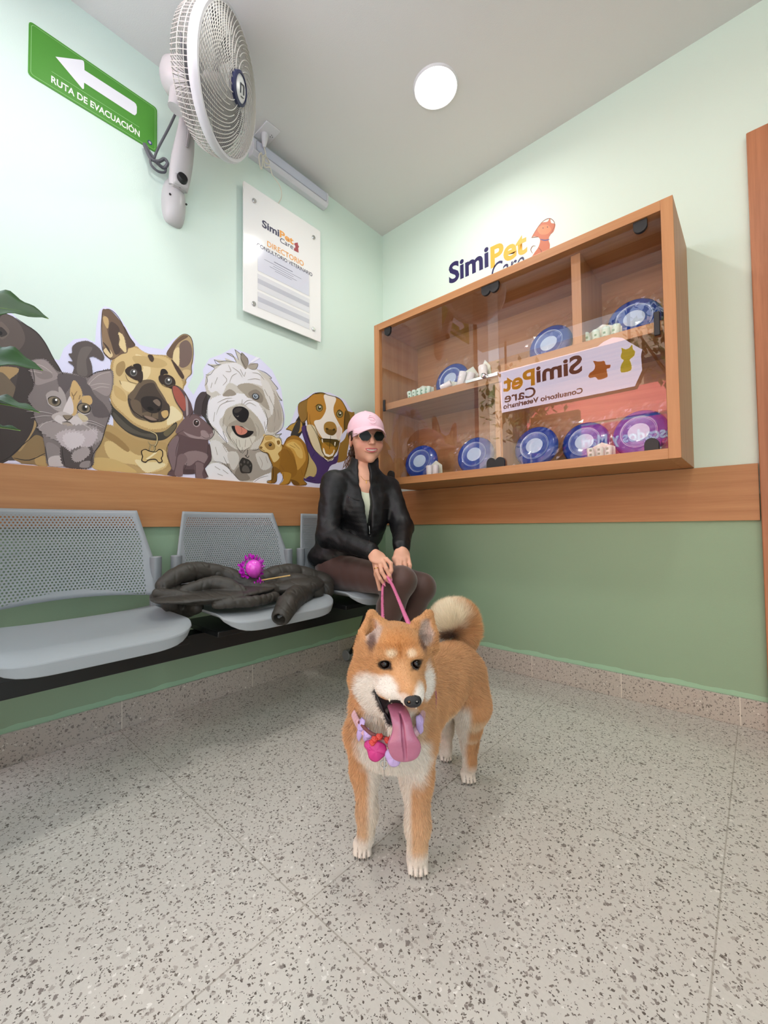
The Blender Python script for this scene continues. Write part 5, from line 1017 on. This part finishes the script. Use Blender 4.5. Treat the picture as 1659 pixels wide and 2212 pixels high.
rope([WL(834, 1243, 1.655)-L0, WL(829, 1256, 1.665)-L0, WL(825, 1270, 1.64)-L0, WL(824, 1300, 1.45)-L0, WL(825, 1340, 1.12)-L0, WL(827, 1375, .97)-L0], .0052).build('rope_strand', LE, ls, smooth=60)
# ---------------- the seated woman ----------------
CW = lambda px, py, d: CL(px, py, d, 2.0)
wom = empty('person', Vector((CAM[0], CAM[1], 0))+fz*2.0, YAW, label='woman in a pink cap, sunglasses and black zip jacket, seated and holding the leash', cat='person')
SK = np.array(lin('d9a58b'))
RT, LT = CW(720, 1036, 1.95), CW(840, 1048, 2.07); ER, WR_ = CW(708, 1158, 1.87), CW(800, 1190, 1.71); EL, WLf = CW(869, 1140, 1.98), CW(866, 1181, 1.79)
HR, KR, AR = CW(722, 1234, 2.02), CW(866, 1255, 1.71), CW(803, 1448, 1.81); HL, KL, AL = CW(780, 1228, 2.12), CW(909, 1268, 1.82), CW(852, 1432, 1.94)
NB = CW(784, 1026, 1.995); TA = Vector((.90, .436, 0)); TF = Vector((.436, -.90, 0)); TR = (0, 0, 25.8)
CH, WS, HP = Vector((-.108, .02, .845)), Vector((-.160, .045, .69)), Vector((-.20, .07, .575))
def torso(f, g, k=.05):
    if g > 0: f.ell(CW(797, 1125, 1.985), (.085, .075, .12), .04, TR).ell(CW(712, 1160, 2.04), (.07, .07, .075), .04, TR).ell(CW(775, 1180, 1.99), (.075, .07, .07), .04, TR)
    f.ell(CH, (.125+g, .088+g, .13+g), k, TR).ell(WS, (.105+g, .080+g, .13+g), k, TR).ell(HP, (.130+g, .105+g, .085+g), k, TR)
    for s_ in (-1, 1): f.ell(CH+TA*s_*.055+TF*.040+Vector((0, 0, -.02)), (.05+g, .05+g, .055+g), .05)
    f.chain([RT+Vector((.012, 0, -.030)), NB+Vector((-.03, .0, -.005))], [.048+g, .042+g], .04).chain([LT+Vector((-.012, 0, -.028)), NB+Vector((.03, 0, -.005))], [.048+g, .042+g], .04)
HM_ = Matrix.Translation(CW(793, 946, 1.965)) @ Euler((R(7), R(-2), R(17)), 'XYZ').to_matrix().to_4x4(); hv = lambda x, y, z: HM_ @ Vector((x, y, z))
B_ = SDF((-.42, -.40, -.01), (.22, .26, 1.04), .0042)
torso(B_, -.012); B_.chain([RT, ER, WR_], [.042, .036, .026], .02).chain([LT+Vector((0, 0, -.012)), EL, WLf], [.042, .036, .026], .02)
B_.chain([NB+Vector((0, .0, -.05)), NB, hv(0, .03, -.09)], [.06, .048, .044], .03)
for h_, k_, a_ in ((HR, KR, AR), (HL, KL, AL)):
    B_.chain([h_, k_], [.076, .052], .03); c_ = k_*.72+a_*.28+Vector((-.012, .012, 0)); B_.chain([k_, c_, a_], [.048, .047, .028], .02)
    B_.chain([a_, a_+Vector((.07, -.06, -.075))], [.028, .022], .02)
bv, bf = B_.mesh(1)
# head in its own frame
G_ = SDF((-.10, -.125, -.17), (.10, .13, .13), .0019)
G_.ell((0, .018, .030), (.0735, .092, .082), .02).ell((0, -.020, -.015), (.064, .070, .078), .025).ell((0, -.030, -.062), (.050, .055, .048), .02)
G_.ell((0, -.066, -.098), (.019, .018, .017), .018).ell((.036, -.052, -.035), (.026, .026, .026), .02).ell((-.036, -.052, -.035), (.026, .026, .026), .02)
G_.chain([(0, -.086, .008), (0, -.101, -.022)], [.0085, .0105], .010).ell((0, -.106, -.027), (.0095, .009, .008), .006).ell((.0105, -.096, -.029), (.0065, .007, .006), .005).ell((-.0105, -.096, -.029), (.0065, .007, .006), .005)
G_.ell((0, -.090, -.0535), (.023, .0085, .0050), .006, (12, 0, 0)).ell((0, -.089, -.0660), (.019, .0090, .0058), .006).ell((0, -.090, -.0595), (.021, .006, .0017), .003, op='sub')
for sg_ in (-1, 1):
    G_.ell((sg_*.0235, -.083, -.060), (.006, .006, .006), .006).ell((sg_*.031, -.082, .006), (.016, .009, .010), .012, op='sub')
    G_.ell((sg_*.073, .012, -.012), (.008, .017, .028), .006, (12, 0, sg_*18)).ell((sg_*.080, .008, -.006), (.004, .009, .015), .003, (12, 0, sg_*18), op='sub')
G_.chain([(0, .02, -.06), (0, .045, -.165)], [.048, .046], .025)
hvx, hfx = G_.mesh(1)
Ch = np.tile(SK, (len(hvx), 1)); X_, Y_, Z_ = hvx.T
def bl(C_, w_, c, amt=1.): w_ = (np.clip(w_, 0, 1)*amt)[:, None]; return C_*(1-w_)+np.array(lin(c))*w_
Ch = bl(Ch, 1.3-np.linalg.norm((hvx-np.array((.04, -.08, -.03)))/.03, axis=1), 'd8897a', .5); Ch = bl(Ch, 1.3-np.linalg.norm((hvx-np.array((-.04, -.08, -.03)))/.03, axis=1), 'd8897a', .5); Ch = bl(Ch, 1.4-np.linalg.norm((hvx-np.array((0, -.10, -.027)))/.014, axis=1), 'd08f7c', .5)
zc = -.0598+.0065*(X_/.028)**2; q = np.sqrt(np.clip(1-(X_/.0285)**2, 0, 1)); fr = Y_ < -.06
Ch = bl(Ch, fr*(q*.0105-np.abs(Z_-zc))/.0012+.0, 'b2525a'); Ch = bl(Ch, fr*(np.abs(X_) < .0225)*(q*.0036-np.abs(Z_-zc-.0002))/.0008, 'f1ece6')
hw = np.array([HM_ @ Vector(v) for v in hvx.tolist()])
# hands
def hand(wr, kn, back, fingers, thumb, lo, hi):
    g = SDF(lo, hi, .0016); g.chain([wr, wr*.5+kn*.5], [.0215, .024], .012); M = Matrix((back.cross((kn-wr).normalized()).normalized(), (kn-wr).normalized(), back)).transposed()
    g.ell(wr*.35+kn*.65, (.033, .038, .0135), .012, M)
    for f in fingers: g.chain(f, [.0088, .0080, .0074, .0064][:len(f)], .004)
    g.chain(thumb, [.0125, .0098, .0076][:len(thumb)], .008); return g.mesh(1)
J = lambda *a: [CW(*q) for q in a]
fr_ = [J((833, 1207, 1.668), (843, 1217, 1.650), (844, 1232, 1.645), (841, 1241, 1.650)), J((826, 1211, 1.660), (833, 1228, 1.640), (840, 1243, 1.640), (843, 1251, 1.650)), J((818, 1213, 1.662), (823, 1234, 1.640), (831, 1248, 1.638), (838, 1256, 1.648)), J((810, 1214, 1.668), (813, 1235, 1.652), (820, 1250, 1.645), (828, 1261, 1.652))]
th_ = J((808, 1208, 1.690), (812, 1240, 1.690), (819, 1274, 1.690))
kr = (fr_[1][0]+fr_[2][0])/2; rv, rf = hand(WR_, kr, Vector((.1, -.75, .65)).normalized(), fr_, th_, np.array(kr)-.12, np.array(kr)+.12)
fl_ = [J((856, 1206, 1.745), (857, 1221, 1.725), (858, 1234, 1.722), (859, 1240, 1.727)), J((864, 1208, 1.74), (864, 1226, 1.718), (864, 1241, 1.716), (864, 1248, 1.722)), J((873, 1208, 1.742), (874, 1226, 1.722), (873, 1239, 1.718), (871, 1246, 1.722)), J((881, 1206, 1.75), (884, 1221, 1.730), (883, 1232, 1.728), (880, 1239, 1.73))]
tl_ = J((858, 1192, 1.765), (851, 1207, 1.748), (855, 1221, 1.740)); kl = (fl_[1][0]+fl_[2][0])/2
lv_, lf_ = hand(WLf, kl, Vector((.1, -.8, .6)).normalized(), fl_, tl_, np.array(kl)-.12, np.array(kl)+.12)
def skinC(v, tips=()):
    c = np.tile(SK, (len(v), 1))*(1+.05*lumps(v, 90, 6))[:, None]
    for t in tips: c = bl(c, (.0095-np.linalg.norm(v-np.array(t), axis=1))/.002, 'e08aa4')
    return c
parts = [(bv, bf, skinC(bv)), (hw, hfx, Ch), (rv, rf, skinC(rv, [f[-1]+Vector((.001, -.007, -.002)) for f in fr_])), (lv_, lf_, skinC(lv_, [f[-1]+Vector((0, -.006, -.003)) for f in fl_]))]
VV, FF, CC, o_ = [], [], [], 0
for v, f, c in parts: VV.append(v); FF.append(f+o_); CC.append(c); o_ += len(v)
SKM = vcolmat('skin', .5, .35, sss=.08); np_mesh('body', np.vstack(VV), np.vstack(FF), SKM, wom, np.clip(np.vstack(CC), 0, 1))
NLM = mat('pink_nail', 'e79ab0', .2, coat=.5)
for f in fr_+fl_:
    d_ = (f[-1]-f[-2]).normalized(); G_ = SDF(np.array(f[-1])-.02, np.array(f[-1])+.02, .0011); M_ = d_.to_track_quat('Z', 'Y').to_matrix(); G_.ell(f[-1]+d_*.0035+Vector((0, -.0048, -.0005)), (.0045, .0030, .0075), .002, M_); v_, q_ = G_.mesh(1); np_mesh('fingernail', v_, q_, NLM, wom)
# leggings
L_ = SDF((-.42, -.42, .06), (.24, .26, .68), .004)
for h_, k_, a_ in ((HR, KR, AR), (HL, KL, AL)):
    L_.chain([h_, k_], [.086, .0595], .03); c_ = k_*.72+a_*.28+Vector((-.012, .012, 0)); L_.chain([k_, c_, a_], [.0565, .055, .034], .02)
L_.ell(HP+Vector((0, 0, -.01)), (.138, .115, .085), .04, TR)
v, f = L_.mesh(1); v = v+normals(v, f)*(.0012*lumps(v, 50, 3))[:, None]; np_mesh('leggings', v, f, mat('brown_leggings', '4a2f27', .6, sheen=.3, noise=.1, nscale=500), wom)
for a_ in (AR, AL):
    S_ = SDF(np.array(a_)-.16, np.array(a_)+.16, .004); h0 = a_+Vector((-.01, .01, -.045)); t0 = a_+Vector((.10, -.085, -.085+0)); t0.z = max(.03, t0.z-.0)
    S_.chain([a_+Vector((0, 0, .01)), h0], [.040, .036], .02).chain([h0, t0], [.034, .029], .02); v, f = S_.mesh(1); np_mesh('shoe', v, f, mat('black_shoe', '141416', .4), wom)
# jacket
Jk = SDF((-.44, -.38, .50), (.18, .26, 1.06), .0036)
torso(Jk, .010, .045)
Jk.chain([RT+Vector((0, 0, -.012)), ER, WR_+(ER-WR_).normalized()*.005], [.056, .050, .036], .022).chain([LT+Vector((0, 0, -.012)), EL, WLf+(EL-WLf).normalized()*.004], [.055, .049, .035], .022)
Jk.ell(HP+Vector((-.03, .0, .015)), (.145, .118, .07), .03, TR)
# standing collar, then the hollow for the neck, then the open front
c0 = NB+Vector((0, .015, -.01)); Jk.chain([c0, hv(0, .035, -.105)], [.078, .066], .02)
Jk.chain([c0+Vector((0, 0, -.05)), hv(0, .03, -.11), hv(0, .01, .0)], [.052, .056, .07], .004, op='sub')
vt = CW(797, 1150, 1.93); t1, t2 = CW(776, 1000, 1.90), CW(810, 1005, 1.90); up_ = CW(795, 985, 1.88)
for i in range(56):
    u = i/44; c_ = CW(797, 1148, 1.93)*(1-u)+CW(795, 1000, 1.875)*u; rr = .004+.034*min(1, u)**1.05; Jk.ell(c_, (rr, .10, .02), .004, (0, 0, 20), op='sub')
Jk.ell(Vector((0, 0, .46)), (1, 1, .085), .004, op='sub')
v, f = Jk.mesh(1); n_ = normals(v, f); Xj, Yj, Zj = v.T
wr_ = .0028*np.sin(lumps(v, 18, 12)*6+Zj*60+Xj*30)*np.abs(lumps(v, 12, 7))+.0016*np.abs(lumps(v, 45, 3))+.0010*lumps(v, 120, 4); v = v+n_*wr_[:, None]
JM = mat('black_jacket', '0b0b0e', .5, spec=.4, bump=.35, bscale=260); np_mesh('jacket', v, f, JM, wom)
SJ = Surf(Jk, 2.0)
def js(px, py, dep=0.):
    p = SJ(px, py, 1.4); v = Vector(p) if p is not None else CW(px, py, 1.9); r_ = (v-Vector((0, -2.0, .73))).normalized(); return v-r_*dep
# cream top inside the opening
T_ = SDF((-.30, -.20, .60), (.10, .20, .96), .004); torso(T_, -.004); T_.ell(Vector((-.10, .0, 1.03)), (.5, .5, .135), .005, op='sub'); v, f = T_.mesh(1); np_mesh('tank_top', v, f, mat('cream_top', 'd7dcc4', .7), wom)
# zips and pocket seams
ZP = mat('zip_metal', 'b8b8b4', .25, 1.); BK = mat('seam_black', '050506', .5)
MB().tube([js(797, 1136, .002), js(797.5, 1145, .004), js(797.5, 1154, .004)], [.0035, .0015, .004], 8).build('zip_pull', ZP, wom, smooth=50)
MB().tube([js(797, y, .0005) for y in range(1150, 1186, 4)], .002, 6).build('zip', BK, wom)
MB().tube([js(750+3*i, 1073+.9*i, .001) for i in range(10)], .0022, 6).build('pocket_zip', BK, wom); MB().tube([js(826+2*i, 1099+.1*i, .001) for i in range(9)], .0022, 6).build('pocket_zip', BK, wom)
MB().tube([js(750, 1073, .002), js(756, 1075, .002)], .0018, 6).build('zip_slider', ZP, wom)
# necklace and ring
GD = mat('gold', 'd2a860', .25, 1.)
SB = Surf(B_, 2.0)
def bs(px, py):
    p = SB(px, py, 1.4); v = Vector(p) if p is not None else CW(px, py, 1.9); r_ = (v-Vector((0, -2.0, .73))).normalized(); return v-r_*.0016
MB().tube([bs(780+1.2*i, 1028+9.5*math.sin(PI*.5*min(1, i/9))) for i in range(16)], .0009, 5).build('necklace', GD, wom); MB().tube([bs(792, 1038), bs(792, 1044)], .002, 6).build('pendant', GD, wom)
rp, rq = fr_[3][0]*.35+fr_[3][1]*.65, (fr_[3][1]-fr_[3][0]).normalized(); MB().tube([rp-rq*.0015, rp+rq*.0015], .0094, 16).build('ring', GD, wom, smooth=60)
# hair
Hh = SDF((-.12, -.12, -.17), (.12, .19, .14), .0024)
Hh.ell((0, .024, .030), (.0795, .094, .086), .01).ell((0, .05, -.035), (.066, .060, .055), .02); Hh.ell((0, -.085, -.045), (.085, .088, .095), .006, op='sub').ell((0, -.09, .0), (.052, .06, .09), .006, op='sub')
Hh.ell((-.035, .105, -.065), (.030, .026, .028), .008).ell((-.020, .10, -.06), (.034, .03, .03), .01)
for sg_ in (-1, 1): Hh.chain([(sg_*.072, -.022, .022), (sg_*.0745, -.012, -.012)], [.0075, .0035], .006); Hh.ell((sg_*.076, .012, -.012), (.012, .019, .027), .003, op='sub')
v, f = Hh.mesh(1); n_ = normals(v, f); v = v+n_*(.0014*np.sin(v[:, 0]*700+lumps(v, 40, 2)*5))[:, None]
hair = np_mesh('hair', v, f, mat('dark_brown_hair', '3a261b', .45, noise=.35, nscale=200), wom); hair.matrix_local = HM_
b = MB(); rg = random.Random(3)
for i in range(26):
    x0 = rg.uniform(-.06, -.03); a = rg.uniform(-.5, .5); b.tube(smooth_path([(x0, .10, -.07), (x0-.012+rg.uniform(-.01, .01), .10+.02*a, -.095), (x0-.022+rg.uniform(-.02, .008), .09+.03*a, -.125-rg.uniform(0, .02))], 4), [.0016]*8+[.0006], 4, cap=False)
o = b.build('hair_strands', mat('hair_light', '6b4a33', .5), wom); o.matrix_local = HM_
# cap
PK = mat('pink_cotton', 'e9c2cf', .75, bump=.2, bscale=600); 
Kp = SDF((-.12, -.14, -.02), (.12, .15, .15), .0022)
Kp.ell((0, .012, .036), (.0855, .103, .090), .01).ell((0, .012, .036), (.0800, .0975, .0845), .002, op='sub').ell((0, .0, -.056), (.2, .2, .088), .004, (-9, 0, 0), op='sub')
v, f = Kp.mesh(1); a_ = np.arctan2(v[:, 0], v[:, 1]-.012); sm = np.abs(((a_/(PI/3)+.5) % 1)-.5); v = v-normals(v, f)*(.0010*np.exp(-(sm/.018)**2))[:, None]
cap_ = np_mesh('cap', v, f, PK, wom); cap_.matrix_local = HM_
def brim(u, v_):
    a = (u-.5)*2; x = .073*a*(1+.04*v_); y = .012-.100*math.sqrt(max(0, 1-(.073*a/.0855)**2)) - v_*(.062*(1-abs(a)**2.6)**.6+.004); z = .047-.016*v_-.024*a*a*(.5+.8*v_)+.004*math.sin(PI*v_); return Vector((x, y, z))
o = MB().grid(33, 9, brim).build('cap_brim', PK, cap_, solid=.0035, smooth=60)
MB().lathe([(0, .003), (.006, .001), (.007, -.002)], 12, Matrix.Translation((0, .012, .127))).build('cap_button', PK, cap_, smooth=60)
S2 = [(.012, .022), (.004, .027), (-.010, .024), (-.014, .012), (-.006, .004), (.006, .002), (.016, -.004), (.014, -.014), (.0, -.018), (-.012, -.010)]
def on_cap(a, b_):
    x, z = a, .075+b_*.85; y = .012-.104*math.sqrt(max(.02, 1-(x/.0865)**2-((z-.036)/.091)**2)); return (x, y, z)
MB().tube(smooth_path([on_cap(a*1.0+.004, b_) for a, b_ in S2], 5), .0017, 6).build('cap_emblem', mat('pink_thread', 'f0d3dc', .5), cap_)
MB().tube(smooth_path([on_cap(a, b_) for a, b_ in ((-.012, .010), (0, .016), (.016, .012), (.020, .0))], 5), .0015, 6).build('cap_emblem', mat('rose_thread', 'd9a7b6', .5), cap_)
# sunglasses
gl = bpy.data.objects.new('sunglasses', None); COL.objects.link(gl); gl.parent = wom; gl.matrix_local = HM_ @ Matrix.Translation((0, -.104, .003)) @ Matrix.Rotation(R(3), 4, 'X')
LN = mat('dark_lens', '090b0a', .28, spec=.2); GF = mat('gold_frame', 'c9a58a', .25, .9)
shape = lambda sx, k=1.: [(sx*.0325+k*.0262*math.cos(t)*(1+.05*math.cos(6*t)), k*.0225*math.sin(t)*(1+.05*math.cos(6*t))) for t in [2*PI*i/36 for i in range(36)]]
for sx in (-1, 1):
    yb = lambda a: .006*(abs(a)/.06)**2*1.6
    P = shape(sx); MB().sheet([(a, b_) for a, b_ in shape(sx, .985)], lambda a, b_, h: (a, yb(a)+h, b_)).build('lens', LN, gl, smooth=0, solid=.001)
    MB().tube([(a, yb(a), b_) for a, b_ in P+[P[0]]], .0012, 6, cap=False).build('rim', GF, gl, smooth=60)
    MB().tube([(sx*.058, .007, .008), (sx*.068, .014, .009), (sx*.0755, .06, .008), (sx*.077, .105, .0), (sx*.077, .118, -.008)], .0013, 6).build('temple', GF, gl, smooth=60)
MB().tube([(-.0085, 0, .007), (0, -.002, .0095), (.0085, 0, .007)], .0012, 6).build('bridge', GF, gl, smooth=60)
MB().lathe([(0, -.002), (.002, 0), (0, .002)], 8, HM_ @ Matrix.Translation((-.080, .006, -.040))).build('earring', GD, wom)
# ---------------- potted plant at the left edge ----------------
pl = empty('potted_plant', (.50, -2.02, 0), label='tall potted plant with glossy dark green leaves reaching in at the left edge', cat='plant')
MB().lathe([(.085, 0), (.12, .22), (.13, .25), (.118, .25), (.11, .22), (0, .21)], 32).build('pot', mat('terracotta', '8e5a41', .7), pl, smooth=40)
MB().lathe([(.109, .215), (0, .222)], 24, cap=False).build('soil', mat('soil', '2c2019', .95), pl)
MB().tube(smooth_path([(0, 0, .2), (.01, .01, .5), (-.01, 0, .85), (.005, -.01, 1.15), (0, 0, 1.38)]), .009, 8).build('stem', mat('plant_stem', '4e5a2c', .6), pl)
LFM = mat('glossy_leaf', '1c420c', .42, noise=.35, nscale=25, spec=.35); n = LFM.node_tree.nodes['Principled BSDF']; n.inputs['Transmission Weight'].default_value = 0
def leaf(z, az, ln, wd, rise, roll, droop, seed):
    rg = random.Random(seed); ph = rg.uniform(0, 6)
    def f(u, v):
        s_ = 2*u-1; w_ = wd*.5*(math.sin(PI*min(1, v*1.02)**.75))**.8*(1-.25*v); y = s_*w_; x = .05+ln*v; zz = rise*v-droop*v*v+(.012*abs(s_)+.007*math.sin(v*22+ph)*abs(s_)**1.5*math.copysign(1, s_))*min(1, w_*2.2/wd)
        return Vector((x, y*math.cos(roll), zz+y*math.sin(roll)))
    b = MB(); b.grid(9, 22, f); o = b.build('leaf', LFM, pl, loc=(0, 0, z), rot=(0, 0, az), solid=.0008, smooth=80, fixn=False)
    MB().tube([Vector((0, 0, 0)), Vector((.03, 0, .003))]+[f(.5, v/8)+Vector((0, 0, -.001)) for v in range(9)], [.003, .0028]+[.0025-.0002*i for i in range(9)], 6).build('leaf_rib', mat('leaf_rib', '5f7d33', .5), o)
az0 = YAW
for z, da, ln, wd, rise, roll, droop, sd in ((1.165, .02, .238, .10, .06, 1.05, .07, 1), (1.065, -.02, .238, .11, .04, .80, .06, 2), (.985, .03, .222, .10, .03, .30, .05, 3), (.935, -.04, .20, .08, .02, .10, .03, 4)):
    leaf(z, az0+da, ln, wd, rise, roll, droop, sd)
rg = random.Random(11)
for i in range(4, 13): leaf(.62+.062*i, az0+rg.uniform(1.7, 4.5), rg.uniform(.17, .24), rg.uniform(.08, .11), rg.uniform(.02, .1), rg.uniform(-.3, .3), rg.uniform(.04, .1), 20+i)
# ---------------- the street behind the camera (seen mirrored in the glass doors) ----------------
o = struct(MB().box((-6, -16, -.14), (9, -7.5, -.02)).build('pavement', mat('asphalt', '6d6a66', .8, noise=.15), smooth=0))
fac = empty('building', (0, -9.2, 0), label='pale building across the street behind the camera', cat='building')
MB().box((-6, -.3, -.1), (9, 0, 5.2)).build('wall', mat('facade_paint', 'b8a894', .8), fac, smooth=0)
for i in range(3): MB().box((-3+3*i, .0, 2.9), (-1.6+3*i, .03, 4.3)).build('window', mat('dark_window', '39424c', .2), fac, smooth=0)
aw = empty('awning', (.2, -6.4, 2.35), label='reddish pink awning over the shop across the street', cat='awning')
MB().quad((-1.6, .5, 0), (1.5, .5, 0), (1.5, -.6, .75), (-1.6, -.6, .75)).build('canopy', mat('pink_tarp', 'e06a6c', .6), aw, solid=.02, smooth=0, fixn=False)
for x in (-1.5, 1.4): MB().tube([(x, .45, 0), (x, .45, -2.38)], .025, 8).build('post', DARK, aw)
bn = empty('shop_banner', (0, -5.9, 1.95), label='magenta shop banner with white lettering across the street', cat='banner')
MB().box((-1.0, -.02, -.42), (1.1, 0, .36)).build('cloth', mat('banner_magenta', 'd8246c', .6), bn, smooth=0)
for x in (-.98, 1.08): MB().tube([(x, -.03, .36), (x, -.03, -1.97)], .02, 8).build('post', DARK, bn)
SP = lambda x0, z0: (lambda a, b, h: (x0-a, h, z0+b))
fit_text('Pescados y Mariscos', 'f6f2f4', 'lettering', bn, SP(1.0, .02), 1.7, .17, .03, h=.004); fit_text('Veracruzanos', 'f6f2f4', 'lettering', bn, SP(.75, -.26), 1.1, .15, .03, h=.004)
# backlit sign hung over the entrance
sg = empty('backlit_sign', (.5, -2.6, 2.06), label='backlit white veterinary sign hung over the entrance, seen only as a reflection', cat='sign')
SGM = mat('backlit_panel', 'e9e6f6', .4, emit='e6e2fa', es=9)
ol = [(-.15, 2.267), (-.13, 1.85), (.80, 1.85), (1.04, 1.852), (1.096, 1.972), (1.09, 2.089), (1.10, 2.14), (1.01, 2.227), (.96, 2.28), (.89, 2.305), (.82, 2.29), (.77, 2.262)]
fs = lambda a, b, h: (a-.5, h, b-2.06)
MB().prism(ol, fs, -.10).build('sign_case', DARK, sg, smooth=0); MB().sheet(ol, fs, .002).build('sign_face', SGM, sg, smooth=0)
def lit(c, es=3.): return mat('lit_print', c, .4, emit=c, es=es)
SS = lambda x0, z0: (lambda a, b, h: (x0-a-.5, h, z0+b-2.06))
NV, OG = lit('2e1838', 4), lit('d99414', 6)
fit_text('Simi', NV, 'lettering', sg, SS(.64, 2.075), .41, .16, .03, h=.004); fit_text('Pet', OG, 'lettering', sg, SS(.215, 2.06), .32, .16, .03, h=.004)
fit_text('Care', NV, 'lettering', sg, SS(.22, 1.945), .315, .10, .015, h=.004); fit_text('Consultorio Veterinario', NV, 'lettering', sg, SS(.64, 1.885), .75, .05, .03, h=.004)
dg_ = Art('dog_print', sg, (0, 0, 1), .004, lambda x, y, h: Vector((x-.5, h, y-2.06)), .0004); dg_.mats = []
def litp(art, c, P): 
    q = lit(c, 6)
    if q not in art.mats: art.mats.append(q)
    art.mb.mi = art.mats.index(q); art.k += 1; art.mb.sheet([(v.x, v.y) for v in smooth_path([(a_, b_, 0) for a_, b_ in P], 3, True)], lambda x, y, h: art.pt(x, y, art.b+art.k*art.st))
litp(dg_, 'b5622a', [(.69, 2.015), (.70, 2.045), (.735, 2.065), (.745, 2.105), (.73, 2.145), (.765, 2.13), (.79, 2.125), (.82, 2.12), (.83, 2.085), (.865, 2.075), (.86, 2.05), (.835, 2.045), (.84, 2.0), (.835, 1.975), (.77, 1.97), (.745, 2.0), (.71, 2.0)]); dg_.ob()
ct_ = Art('cat_print', sg, (0, 0, 1), .004, lambda x, y, h: Vector((x-.5, h, y-2.06)), .0004)
litp(ct_, 'cdbb2c', [(.945, 1.99), (.945, 2.05), (.965, 2.085), (.95, 2.105), (.945, 2.135), (.955, 2.16), (.953, 2.195), (.98, 2.175), (1.01, 2.178), (1.03, 2.20), (1.035, 2.16), (1.05, 2.135), (1.04, 2.10), (1.01, 2.08), (1.02, 2.04), (1.015, 1.99)]); ct_.ob()
for x in (-.1, 1.0): MB().tube([(x-.5, -.05, .18), (x-.5, -.05, .52)], .012, 8).build('hanger', DARK, sg)
struct(MB().box((-.4, -2.75, 2.58), (3.6, YF-.07, 2.72)).build('trim_4', mat('canopy_slab', 'c9c5bd', .8), smooth=0))
def tree(x, y, h_, r_, n_, seed, label):
    t = empty('tree', (x, y, -.05), label=label, cat='tree'); rg = random.Random(seed)
    b = MB(); b.tube([(0, 0, 0), (.03, 0, h_*.5), (-.02, .03, h_)], [.09, .07, .04], 8)
    for i in range(5): a = rg.uniform(0, 6.28); b.tube([(0, 0, h_*.75), (r_*.6*math.cos(a), r_*.6*math.sin(a), h_+r_*rg.uniform(-.1, .6))], [.03, .01], 5)
    b.build('trunk', mat('bark', '5a4738', .9), t); b = MB()
    for i in range(n_):
        d = Vector((rg.gauss(0, 1), rg.gauss(0, 1), rg.gauss(0, 1))).normalized()*r_*rg.uniform(.4, 1.05); c = Vector((0, 0, h_+.1))+d; u = Vector((rg.gauss(0, 1), rg.gauss(0, 1), rg.gauss(0, 1))).normalized(); v = u.cross(Vector((.3, .5, 1))).normalized(); s_ = rg.uniform(.04, .075)
        b.add([c-u*s_, c-v*s_*.5, c+u*s_, c+v*s_*.5], [(0, 1, 2, 3)])
    b.build('foliage', mat('leaf_green', '4c5f2e', .6), t, smooth=0, fixn=False)
tree(1.15, -4.6, 3.0, .75, 700, 1, 'leafy street tree beside the banner across the street'); tree(-.9, -5.0, 2.6, .7, 600, 2, 'leafy street tree to the left of the banner')
